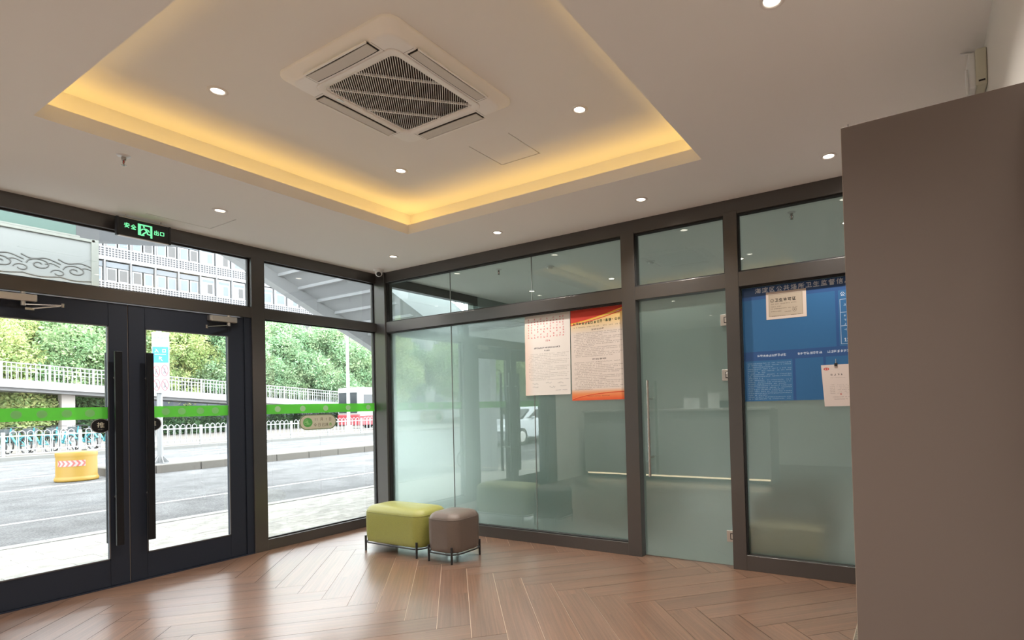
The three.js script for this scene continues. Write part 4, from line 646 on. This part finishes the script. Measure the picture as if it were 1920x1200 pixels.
{
  const A = 'trees beyond the footbridge', tones = [[0.33, 0.46, 0.21], [0.27, 0.41, 0.21], [0.41, 0.50, 0.22], [0.29, 0.43, 0.25]], says = ['fresh green', 'deep green', 'yellowish green', 'bluish green']; let tn = 0;
  const row1 = [[-43.5, -1.5], [-44, -6.3], [-43.2, -10.6], [-44.2, -15.0], [-43.4, -19.6], [-44, -24.2], [-43, -28.6], [-44.4, -33.5], [-43.6, 3.4]], row2 = [[-47.5, -4], [-48, -13], [-47.6, -22], [-48, -31], [-48, 2], [-48, -40]];
  for (const [x, z] of row1) { tn = Math.floor(rnd() * 4); tree(x, z, rr(7.9, 8.7) + (z < -12 ? 0.9 : 0), rr(3.0, 3.5), tones[tn], says[tn] + ' leafy tree standing just beyond the white footbridge', A); }
  for (const [x, z] of row2) { tn = Math.floor(rnd() * 4); tree(x, z, rr(8.2, 9.2), rr(3.4, 4.0), tones[tn], says[tn] + ' leafy tree in the second row before the white building', A); }
  tree(-40.4, -6.6, 3.0, 1.5, tones[2], 'small leafy tree growing under the footbridge in front of the dark wall');
  for (let k = 0; k < 9; k++) { tn = k % 4; tree(-31 - (k % 2) * 5, 13 + k * 5.2, rr(7.5, 9.5), rr(3.0, 3.6), tones[tn], says[tn] + ' leafy tree farther along the street, mirrored in the partition', 'trees farther along the street'); }
  const hd = thing('low_hedge', 'low green hedge growing along the dark boundary wall', 'hedge'); hd.position.set(-39.6, GY + 0.1, 0); const bl = []; for (let z = 8; z > -40; z -= 0.9) bl.push([rr(-0.2, 0.2), 0.55, z, rr(0.55, 0.8)]);
  foliage('foliage', hd, bl, 22, [0.08, 0.15, 0.07]); part('stems', [0, 1, 2].map((k) => bx(-0.1, 0.1, 0, 0.4, 6 - k * 20, 7 - k * 20)), bark, hd);
}
{ // white slab building beyond the trees
  const t = thing('apartment_block', 'white apartment block with perforated balcony fronts and rows of windows beyond the trees', 'building'); t.position.set(-60, GY, 0);
  const wh = std(col(0.21, 0.21, 0.22), 0.8), gl = std(col(0.085, 0.105, 0.125), 0.5), gl2 = std(col(0.05, 0.048, 0.05), 0.5), grey = std(col(0.10, 0.11, 0.125), 0.7), holeM = std(col(0.035, 0.035, 0.04), 0.95);
  part('core', bx(-12, -1.2, 0, 27, -48, -8), wh, t);
  const holes = [], bays = []; let z = -15.0; for (let k = 0; k < 5; k++) { bays.push([z, z - 1.9, true]); z -= 1.98; } for (let k = 0; k < 13; k++) { bays.push([z, z - 1.45, false]); z -= 1.55; } z = -15.0; for (let k = 0; k < 3; k++) bays.unshift([-13.02 + 1.98 * k, -14.92 + 1.98 * k, true]);
  for (const [a, b] of bays) part('column', bx(-1.2, 0.06, 0, 27, a - 0.0, a + 0.09), wh, t);
  for (let fl = 2; fl < 8; fl++) {
    const y = 9.95 + (fl - 3) * 3.27; // underside of the perforated front
    part('floor_slab', bx(-1.2, 0, y - 0.28, y, -48, -8), wh, t);
    for (const [a, b, open] of bays) {
      
      part('balcony_front', bx(-0.12, 0, y, y + 1.0, b, a), wh, t);
      const nx = open ? 8 : 6; for (let i = 0; i < nx; i++) for (let j = 0; j < 4; j++) { const zc = b + (a - b) * (i + 0.5) / nx, yc = y + 0.17 + j * 0.215; holes.push(bx(-0.005, 0.003, yc - 0.075, yc + 0.075, zc - 0.08, zc + 0.08)); }
      const m = (a + b) / 2, q = rnd(), m1 = q < 0.3 ? gl2 : gl, m2 = rnd() < 0.2 ? gl2 : gl;
      if (open) {
        part('awning_band', bx(-0.3, -0.1, y + 2.35, y + 2.85, b + 0.1, a - 0.08), grey, t);
        for (const [za, zb, mm] of [[b + 0.12, m - 0.06, m1], [m + 0.06, a - 0.1, m2]]) { const wd = part('window', bx(-0.24, -0.12, y + 1.02, y + 2.3, za, zb), wh, t); part('glass', bx(-0.13, -0.112, y + 1.12, y + 2.18, za + 0.1, zb - 0.1), mm, wd); }
      } else { const wd = part('window', bx(-0.24, -0.12, y + 1.02, y + 2.9, b + 0.1, a - 0.1), wh, t); part('glass', bx(-0.13, -0.112, y + 1.2, y + 2.2, m - 0.42, m + (rnd() < 0.5 ? 0.05 : 0.4)), m1, wd); part('transom_glass', bx(-0.13, -0.112, y + 2.36, y + 2.66, b + 0.2, a - 0.2), gl, wd); }
    }
  }
  const hm = part('balcony_openings', holes, holeM, t, 'small square openings in the balcony fronts'); hm.userData.kind = 'stuff';
}
{ // pale block farther along the street, seen only as a reflection in the partition
  const t = thing('office_block', 'pale office block farther along the street, mirrored in the glass partition', 'building'); t.position.set(-48, GY, 0);
  const wl = std(col(0.26, 0.26, 0.265), 0.85), gl = std(col(0.07, 0.085, 0.1), 0.4);
  part('walls', bx(-12, 0, 0, 22, 14, 84), wl, t); part('parapet', bx(-12.2, 0.2, 22, 22.8, 13.8, 84.2), wl, t);
  for (let f = 0; f < 6; f++) for (let k = 0; k < 18; k++) part('window', bx(-0.02, 0.05, 1.2 + f * 3.4, 3.1 + f * 3.4, 15.4 + k * 3.8, 17.6 + k * 3.8), gl, t);
}
{ // bus
  const t = thing('city_bus', 'white and red city bus driving behind the white railing', 'bus'); t.position.set(-28, GY + 0.1, -20.2);
  const wh = std(col(0.32, 0.32, 0.32), 0.35), red = std(col(0.25, 0.03, 0.04), 0.4), gl = std(col(0.03, 0.035, 0.04), 0.1);
  part('lower_body', rbx(-2.4, 0, 0.28, 1.05, -11, 0, 0.08, 3), red, t, 'red lower body'); part('upper_body', rbx(-2.4, -0.005, 1.0, 2.95, -11, -0.02, 0.14, 4), wh, t, 'white upper body');
  part('roof_pod', rbx(-2.0, -0.4, 2.93, 3.15, -9, -3, 0.08, 2), wh, t);
  for (let k = 0; k < 6; k++) part('window', rbx(-0.02, 0.006, 1.5, 2.45, -10.6 + k * 1.72, -9.0 + k * 1.72, 0.01, 1), gl, t); part('windscreen', rbx(-2.2, -0.2, 1.15, 2.6, -0.04, 0.006, 0.01, 1), gl, t); part('white_swoosh', rbx(-0.01, 0.008, 0.95, 1.12, -10.9, -0.1, 0.005, 1), wh, t);
  for (const z of [-2.4, -8.4]) for (const x of [-0.16, -2.24]) part('wheel', cyl(0.48, 0.48, 0.26, 28).rotateZ(Math.PI / 2).translate(x, 0.48, z), M.black, t);
  const l = thing('lamp_post', 'slender white lamp post rising in front of the trees', 'lamp post'); l.position.set(-25.6, GY + 0.1, -17.7); part('pole', cyl(0.07, 0.11, 9.5, 14).translate(0, 4.75, 0), std(col(0.3, 0.305, 0.31), 0.4), l); part('base', cyl(0.18, 0.2, 0.4, 16).translate(0, 0.2, 0), std(col(0.26, 0.265, 0.27), 0.4), l); part('arm', tube([V3(0, 9.4, 0), V3(0.8, 9.9, 0), V3(1.8, 10, 0)], 0.05, 10), std(col(0.3, 0.305, 0.31), 0.4), l); part('lamp_head', rbx(1.6, 2.3, 9.92, 10.06, -0.12, 0.12, 0.04), std(col(0.26, 0.265, 0.27), 0.4), l);
}
{ // concrete stair and landing outside, by the glass front
  const con = std(col(0.31, 0.32, 0.335), 0.85), lite = std(col(0.33, 0.34, 0.355), 0.85), conL = std(col(0.4, 0.41, 0.425), 0.85), slope = 0.489, yl = (z) => 3.43 + slope * (z + 0.36);
  const t = thing('outdoor_staircase', 'grey concrete outdoor staircase descending past the corner window, seen from below', 'staircase');
  const strg = (x0, x1, a, b, o0, o1, name, m) => { const s = new THREE.Shape([[a, yl(a) + o0], [a, yl(a) + o1], [b, yl(b) + o1], [b, yl(b) + o0]].map((q) => new THREE.Vector2(...q))); const g = new THREE.ExtrudeGeometry(s, { depth: x1 - x0, bevelEnabled: false }); g.rotateY(-Math.PI / 2); g.translate(x1, 0, 0); return part(name, g, m, t); };
  const zt = 3.3, zb = -7.4;
  strg(-3.2, -3.02, zb, zt, 0, 0.62, 'stringer', conL); strg(-1.2, -1.02, zb, zt, 0, 0.62, 'stringer', con); strg(-3.02, -1.2, zb, zt, 0.2, 0.27, 'soffit', con);
  for (let z = zt; z > zb; z -= 0.32) { part('step', bx(-3.02, -1.2, yl(z) + 0.2, yl(z) + 0.42, z - 0.32, z), lite, t); part('soffit_rib', bx(-3.02, -1.2, yl(z) + 0.155, yl(z) + 0.24, z - 0.05, z), lite, t); }
  const wm = std(col(0.4, 0.41, 0.42), 0.4), rail = (x) => { strg(x - 0.03, x + 0.03, zb, zt, 1.55, 1.6, 'handrail', wm); for (let z = zt; z > zb; z -= 0.22) part('baluster', bx(x - 0.012, x + 0.012, yl(z) + 0.55, yl(z) + 1.56, z - 0.012, z + 0.012), wm, t); };
  rail(-3.11); rail(-1.11);
  part('landing', bx(-3.2, -1.02, yl(zt) + 0.25, yl(zt) + 0.6, zt, 5.2), con, t); part('landing_column', bx(-3.15, -2.75, GY, yl(zt) + 0.25, 5.0, 5.2), con, t);
  const br = thing('footbridge_deck', 'grey concrete footbridge deck crossing overhead outside the doors', 'footbridge'), dA = V3(-16, 0, 7.02), dB = V3(-5.6, 0, -4.1), dn = V3(0.73, 0, 0.683), ds = [dA, dB, dB.clone().addScaledVector(dn, 2.6), dA.clone().addScaledVector(dn, 2.6)];
  const dg = new THREE.ExtrudeGeometry(new THREE.Shape(ds.map((q) => new THREE.Vector2(q.x, -q.z))), { depth: 0.5, bevelEnabled: false }); dg.rotateX(-Math.PI / 2); dg.translate(0, 5.0, 0); part('deck', dg, con, br); for (const k of [0.02]) { const q = dA.clone().lerp(dB, k < 0.5 ? 0.0 : 1).addScaledVector(dn, 1.3); part('pillar', cyl(0.3, 0.3, 5.1, 20).translate(q.x + (k < 0.5 ? 0.6 : -0.4), 2.45, q.z + (k < 0.5 ? -0.6 : 0.4)), con, br); }
  const c = thing('canopy_panel', 'pale canopy fascia panel with a relief of scrolling clouds outside above the doors', 'canopy panel'); c.position.set(-2.0, 0, 0);
  const fr = std(col(0.2, 0.21, 0.19), 0.5), z0 = 1.985, z1 = 6.4;
  part('back_plate', bx(-0.05, -0.012, 2.62, 3.25, z0, z1), std(col(0.2, 0.213, 0.21), 0.5), c); part('frame_bar', rbx(-0.06, 0.01, 2.6, 3.27, z0 - 0.03, z0 + 0.03, 0.004), fr, c); part('frame_bar', rbx(-0.06, 0.01, 3.235, 3.265, z0, z1, 0.004), fr, c); part('frame_bar', rbx(-0.06, 0.01, 2.6, 2.64, z0, z1, 0.004), fr, c);
  const rel = std(col(0.09, 0.092, 0.088), 0.6); for (let k = 0; k < 8; k++) { const zc = z0 + 0.16 + k * 0.27, yc = 2.9; const sp = []; for (let i = 0; i <= 20; i++) { const a = i * 0.46, r = 0.075 * (1 - i / 24); sp.push(V3(-0.01, yc + 0.02 * (k % 2) + Math.sin(a) * r * 0.8, zc + Math.cos(a) * r * 1.25)); } part('cloud_scroll', tube(sp, 0.006, 48, 5), rel, c); part('cloud_scroll', tube(sp.slice(0, 14).map((v) => V3(v.x, yc - 0.045 + (v.y - yc) * 0.6, zc + 0.13 + (v.z - zc) * 0.6)), 0.005, 36, 5), rel, c); part('cloud_line', tube([V3(-0.01, yc + 0.02, zc - 0.15), V3(-0.01, yc + 0.045, zc - 0.09), V3(-0.01, yc + 0.03, zc - 0.04)], 0.005, 12, 5), rel, c); part('cloud_line', tube([V3(-0.01, yc + 0.05, zc - 0.16), V3(-0.01, yc + 0.09, zc - 0.05), V3(-0.01, yc + 0.07, zc + 0.06), V3(-0.01, yc + 0.1, zc + 0.13)], 0.006, 20, 5), rel, c); part('cloud_line', tube([V3(-0.01, yc - 0.08, zc - 0.16), V3(-0.01, yc - 0.1, zc), V3(-0.01, yc - 0.08, zc + 0.13)], 0.006, 16, 5), rel, c); }
  for (const [z, y] of [[2.2, yl(2.2) + 0.12], [4.9, yl(zt) + 0.248]]) part('hanger_rod', rod(V3(-0.09, 3.2, z), V3(-0.09, y, z), 0.015), fr, c);
  const tg = thing('teal_glass_panel', 'flat teal panel above the cloud fascia outside the doors', 'facade panel'); tg.position.set(-2.04, 0, 0); part('panel', rbx(-0.02, 0.02, 3.285, 3.62, 2.13, 6.4, 0.004), std(col(0.06, 0.115, 0.098), 0.5), tg); part('bottom_trim', rbx(-0.024, 0.024, 3.27, 3.29, 2.1, 6.4, 0.004), fr, tg);
}
// ---------------------------------------------------------------- passers-by that the partition mirrors: a rider and a car on the road
function sdfMesh(f, c, half, res, poly = 60000) {   // marching cubes over a cube of the given half side
  const mc = new MarchingCubes(res, M.white, false, false, poly); mc.isolation = 0; const hs = res / 2;
  for (let k = 0; k < res; k++) for (let j = 0; j < res; j++) for (let i = 0; i < res; i++) mc.field[k * res * res + j * res + i] = -f(V3(c.x + (i - hs) / hs * half, c.y + (j - hs) / hs * half, c.z + (k - hs) / hs * half));
  mc.update(); const n = mc.count, g = new THREE.BufferGeometry(), p = new Float32Array(n * 3);
  for (let i = 0; i < n * 3; i += 3) { p[i] = c.x + mc.positionArray[i] * half; p[i + 1] = c.y + mc.positionArray[i + 1] * half; p[i + 2] = c.z + mc.positionArray[i + 2] * half; }
  g.setAttribute('position', new THREE.BufferAttribute(p, 3)); g.setAttribute('normal', new THREE.BufferAttribute(Float32Array.from(mc.normalArray.subarray(0, n * 3)), 3)); return g;
}
function caps(p, a, b, ra, rb) { const ab = b.clone().sub(a), t = Math.max(0, Math.min(1, p.clone().sub(a).dot(ab) / ab.lengthSq())); return p.distanceTo(a.clone().addScaledVector(ab, t)) - (ra + (rb - ra) * t); }
const smin = (a, b, k) => { const h = Math.max(k - Math.abs(a - b), 0) / k; return Math.min(a, b) - h * h * k * 0.25; };
{
  const X0 = -3.9, Z0 = 5.75;
  const b = thing('small_bicycle', 'small dark bicycle being ridden along the kerb, mirrored in the partition', 'bicycle'); b.position.set(X0, GY, Z0);
  const dk = std(col(0.05, 0.05, 0.06), 0.5), ty = std(col(0.03, 0.03, 0.03), 0.8), gry = std(col(0.5, 0.52, 0.54), 0.4, { metalness: 0.5 });
  for (const z of [-0.46, 0.46]) { const w = part('wheel', new THREE.TorusGeometry(0.205, 0.022, 8, 28).rotateY(Math.PI / 2).translate(0, 0.227, z), ty, b); const sp = []; for (let k = 0; k < 6; k++) sp.push(rod(V3(0, 0.227 + 0.2 * Math.sin(k * Math.PI / 6), z + 0.2 * Math.cos(k * Math.PI / 6)), V3(0, 0.227 - 0.2 * Math.sin(k * Math.PI / 6), z - 0.2 * Math.cos(k * Math.PI / 6)), 0.003, 4)); part('spokes', sp, gry, w); }
  part('frame', [rod(V3(0, 0.227, 0.46), V3(0, 0.26, 0.04), 0.018), rod(V3(0, 0.26, 0.04), V3(0, 0.56, 0.2), 0.02), rod(V3(0, 0.26, 0.04), V3(0, 0.58, -0.34), 0.026), rod(V3(0, 0.227, 0.46), V3(0, 0.5, 0.17), 0.014)], dk, b);
  part('fork', [rod(V3(0, 0.227, -0.46), V3(0, 0.78, -0.32), 0.02)], dk, b); part('handlebar', tube([V3(-0.25, 0.8, -0.28), V3(-0.12, 0.8, -0.33), V3(0.12, 0.8, -0.33), V3(0.25, 0.8, -0.28)], 0.012, 12), M.black, b); part('saddle', rbx(-0.08, 0.08, 0.555, 0.6, 0.08, 0.34, 0.02, 2), M.black, b); part('pedal', [bx(-0.17, -0.07, 0.16, 0.18, -0.02, 0.07), bx(0.07, 0.17, 0.33, 0.35, -0.02, 0.07)], M.black, b);
  const t = thing('person', 'person in white shirt and yellow helmet riding a small bicycle, mirrored in the partition', 'person'); t.position.set(X0, GY, Z0);
  const hip = V3(0, 0.7, 0.2), chest = V3(0, 0.96, 0.02), neck = V3(0, 1.04, -0.04), head = V3(0, 1.15, -0.08), wrist = (s) => V3(s * 0.215, 0.845, -0.245), knee = [V3(-0.1, 0.52, -0.16), V3(0.1, 0.66, -0.16)], ank = [V3(-0.11, 0.25, 0.06), V3(0.11, 0.42, 0.05)];
  const body = (p) => {
    let d = smin(caps(p, hip, chest, 0.125, 0.13), caps(p, V3(-0.13, 0.97, 0), V3(0.13, 0.97, 0), 0.065, 0.065), 0.06); d = smin(d, caps(p, chest, neck, 0.06, 0.05), 0.05); d = smin(d, caps(p, neck, head, 0.05, 0.055), 0.03);
    for (const s of [-1, 1]) { const k = s < 0 ? 0 : 1, e = V3(s * 0.225, 0.83, -0.06); d = smin(d, caps(p, V3(s * 0.165, 0.97, 0), e, 0.048, 0.038), 0.03); d = smin(d, caps(p, e, wrist(s), 0.038, 0.027), 0.02); d = smin(d, caps(p, V3(s * 0.085, 0.68, 0.18), knee[k], 0.082, 0.056), 0.05); d = smin(d, caps(p, knee[k], ank[k], 0.052, 0.035), 0.03); d = smin(d, caps(p, ank[k].clone().add(V3(0, -0.045, 0.03)), ank[k].clone().add(V3(0, -0.055, -0.13)), 0.035, 0.028), 0.03); }
    return d;
  };
  const hd = (p) => { let d = p.clone().sub(head.clone().add(V3(0, 0.01, 0))).divide(V3(0.072, 0.1, 0.088)).length() - 1; d *= 0.072; d = smin(d, caps(p, V3(0, 1.14, -0.16), V3(0, 1.125, -0.178), 0.01, 0.012), 0.015); d = smin(d, caps(p, V3(0, 1.08, -0.1), V3(0, 1.085, -0.14), 0.035, 0.03), 0.03); for (const s of [-1, 1]) d = smin(d, caps(p, V3(s * 0.072, 1.15, -0.07), V3(s * 0.074, 1.13, -0.068), 0.012, 0.01), 0.008); return d; };
  const hand = (s) => (p) => { const w = wrist(s); let d = caps(p, w, w.clone().add(V3(s * 0.0, -0.005, -0.05)), 0.024, 0.03); for (let k = 0; k < 4; k++) { const x = s * (-0.03 + k * 0.02), a = w.clone().add(V3(x, 0.0, -0.06)), m = w.clone().add(V3(x, -0.008, -0.085 - (k === 1 || k === 2 ? 0.006 : 0))), e = w.clone().add(V3(x, -0.045, -0.075)); d = smin(d, Math.min(caps(p, a, m, 0.0088, 0.0084), caps(p, m, e, 0.0084, 0.0074)), 0.004); } d = smin(d, caps(p, w.clone().add(V3(-s * 0.02, -0.01, -0.02)), w.clone().add(V3(-s * 0.048, -0.035, -0.05)), 0.011, 0.009), 0.006); return d; };
  const gb = sdfMesh(body, V3(0, 0.68, 0), 0.72, 110), gh = sdfMesh(hd, V3(0, 1.14, -0.09), 0.14, 70), ga = sdfMesh(hand(-1), wrist(-1).add(V3(0, -0.01, -0.05)), 0.1, 56), gc = sdfMesh(hand(1), wrist(1).add(V3(0, -0.01, -0.05)), 0.1, 56);
  const g = mergeGeometries([gb, gh, ga, gc]), P = g.attributes.position, cs = new Float32Array(P.count * 3), skin = [0.5, 0.3, 0.21], shirt = [0.72, 0.72, 0.7], trou = [0.05, 0.06, 0.08], shoe = [0.5, 0.5, 0.5];
  for (let i = 0; i < P.count; i++) { const y = P.getY(i), z = P.getZ(i), x = Math.abs(P.getX(i)); const c = y > 1.045 ? skin : (z < -0.08 && y > 0.76 && x > 0.16) ? skin : (y > 0.72 - 0.3 * Math.max(0, -z + 0.05) && !(z < -0.02 && y < 0.78)) ? shirt : (i < gb.attributes.position.count && ((x > 0.02 && P.getX(i) < 0 && y < 0.225) || (P.getX(i) > 0 && y < 0.395))) ? shoe : trou; cs.set(c, i * 3); }
  g.setAttribute('color', new THREE.BufferAttribute(cs, 3)); part('body', g, std(col(1, 1, 1), 0.8, { vertexColors: true }), t);
  part('helmet', new THREE.SphereGeometry(1, 24, 12, 0, 6.2832, 0, 1.65).scale(0.092, 0.098, 0.118).rotateX(-0.15).translate(0, 1.175, -0.07), std(col(0.75, 0.55, 0.06), 0.35), t, 'yellow helmet'); part('hair', new THREE.SphereGeometry(0.078, 20, 14).scale(1, 1.05, 0.7).translate(0, 1.14, -0.035), std(col(0.02, 0.016, 0.014), 0.8), t);
  for (const s of [-1, 1]) part('eye', new THREE.SphereGeometry(0.009, 10, 8).translate(s * 0.026, 1.155, -0.158), M.black, t); part('mouth', tube([V3(-0.02, 1.092, -0.158), V3(0, 1.09, -0.165), V3(0.02, 1.092, -0.158)], 0.0035, 8), std(col(0.3, 0.1, 0.09), 0.6), t);
}
{ // silver car
  const t = thing('silver_car', 'silver saloon car on the far lane, mirrored in the partition', 'car'); t.position.set(-8.0, GY, 13.0);
  const pnt = phy(col(0.5, 0.52, 0.55), 0.3, { metalness: 0.5, clearcoat: 1 }), gl = std(col(0.03, 0.035, 0.04), 0.08);
  const ext = (pts, w, bev) => { const g = new THREE.ExtrudeGeometry(new THREE.Shape(pts.map((q) => new THREE.Vector2(...q))), { depth: w - 2 * bev, bevelEnabled: true, bevelSize: bev, bevelThickness: bev, bevelSegments: 3 }); g.rotateY(-Math.PI / 2); g.translate(w / 2 - bev, 0, 0); return g; };
  part('lower_body', ext([[-2.15, 0.3], [-2.2, 0.55], [-2.1, 0.72], [-1.1, 0.9], [1.35, 0.95], [2.1, 0.88], [2.18, 0.6], [2.12, 0.3]], 1.76, 0.07), pnt, t); part('cabin', ext([[-1.05, 0.88], [-0.35, 1.36], [0.75, 1.4], [1.5, 0.95]], 1.5, 0.08), pnt, t);
  for (const s of [-1, 1]) part('side_window', ext([[-0.8, 0.98], [-0.28, 1.3], [0.7, 1.33], [1.2, 1.0]], 0.05, 0.005).translate(s * 0.745, 0, 0), gl, t);
  const ws = (pts, n) => { const g = new THREE.BufferGeometry(); g.setAttribute('position', new THREE.Float32BufferAttribute(pts.flat(), 3)); g.setIndex([0, 1, 2, 0, 2, 3]); g.computeVertexNormals(); part(n, g, gl, t); };
  part('windscreen', bx(-0.62, 0.62, -0.3, 0.3, -0.012, 0.012).rotateX(0.96).translate(0, 1.16, -0.82), gl, t); part('rear_window', bx(-0.6, 0.6, -0.28, 0.28, -0.012, 0.012).rotateX(-1.02).translate(0, 1.2, 1.24), gl, t);
  for (const x of [-0.8, 0.8]) for (const z of [-1.35, 1.3]) { const w = part('wheel', cyl(0.32, 0.32, 0.2, 28).rotateZ(Math.PI / 2).translate(x, 0.32, z), M.black, t); part('rim', cyl(0.2, 0.2, 0.21, 20).rotateZ(Math.PI / 2).translate(x, 0.32, z), M.silver, w); }
  for (const x of [-0.62, 0.62]) { part('headlamp', rbx(x - 0.2, x + 0.2, 0.6, 0.73, -2.24, -2.12, 0.03, 2), std(col(0.8, 0.82, 0.85), 0.1), t); part('tail_lamp', rbx(x - 0.2, x + 0.2, 0.68, 0.82, 2.12, 2.24, 0.03, 2), std(col(0.4, 0.02, 0.02), 0.2), t); part('mirror', rbx(x * 1.5 - 0.06, x * 1.5 + 0.06, 0.95, 1.06, -0.75, -0.66, 0.02, 2), pnt, t); }
  part('grille', rbx(-0.38, 0.38, 0.42, 0.62, -2.26, -2.16, 0.01, 1), M.black, t); part('number_plate', rbx(-0.22, 0.22, 0.3, 0.4, -2.27, -2.24, 0.004, 1), M.white, t);
}
renderer.render(scene, camera);
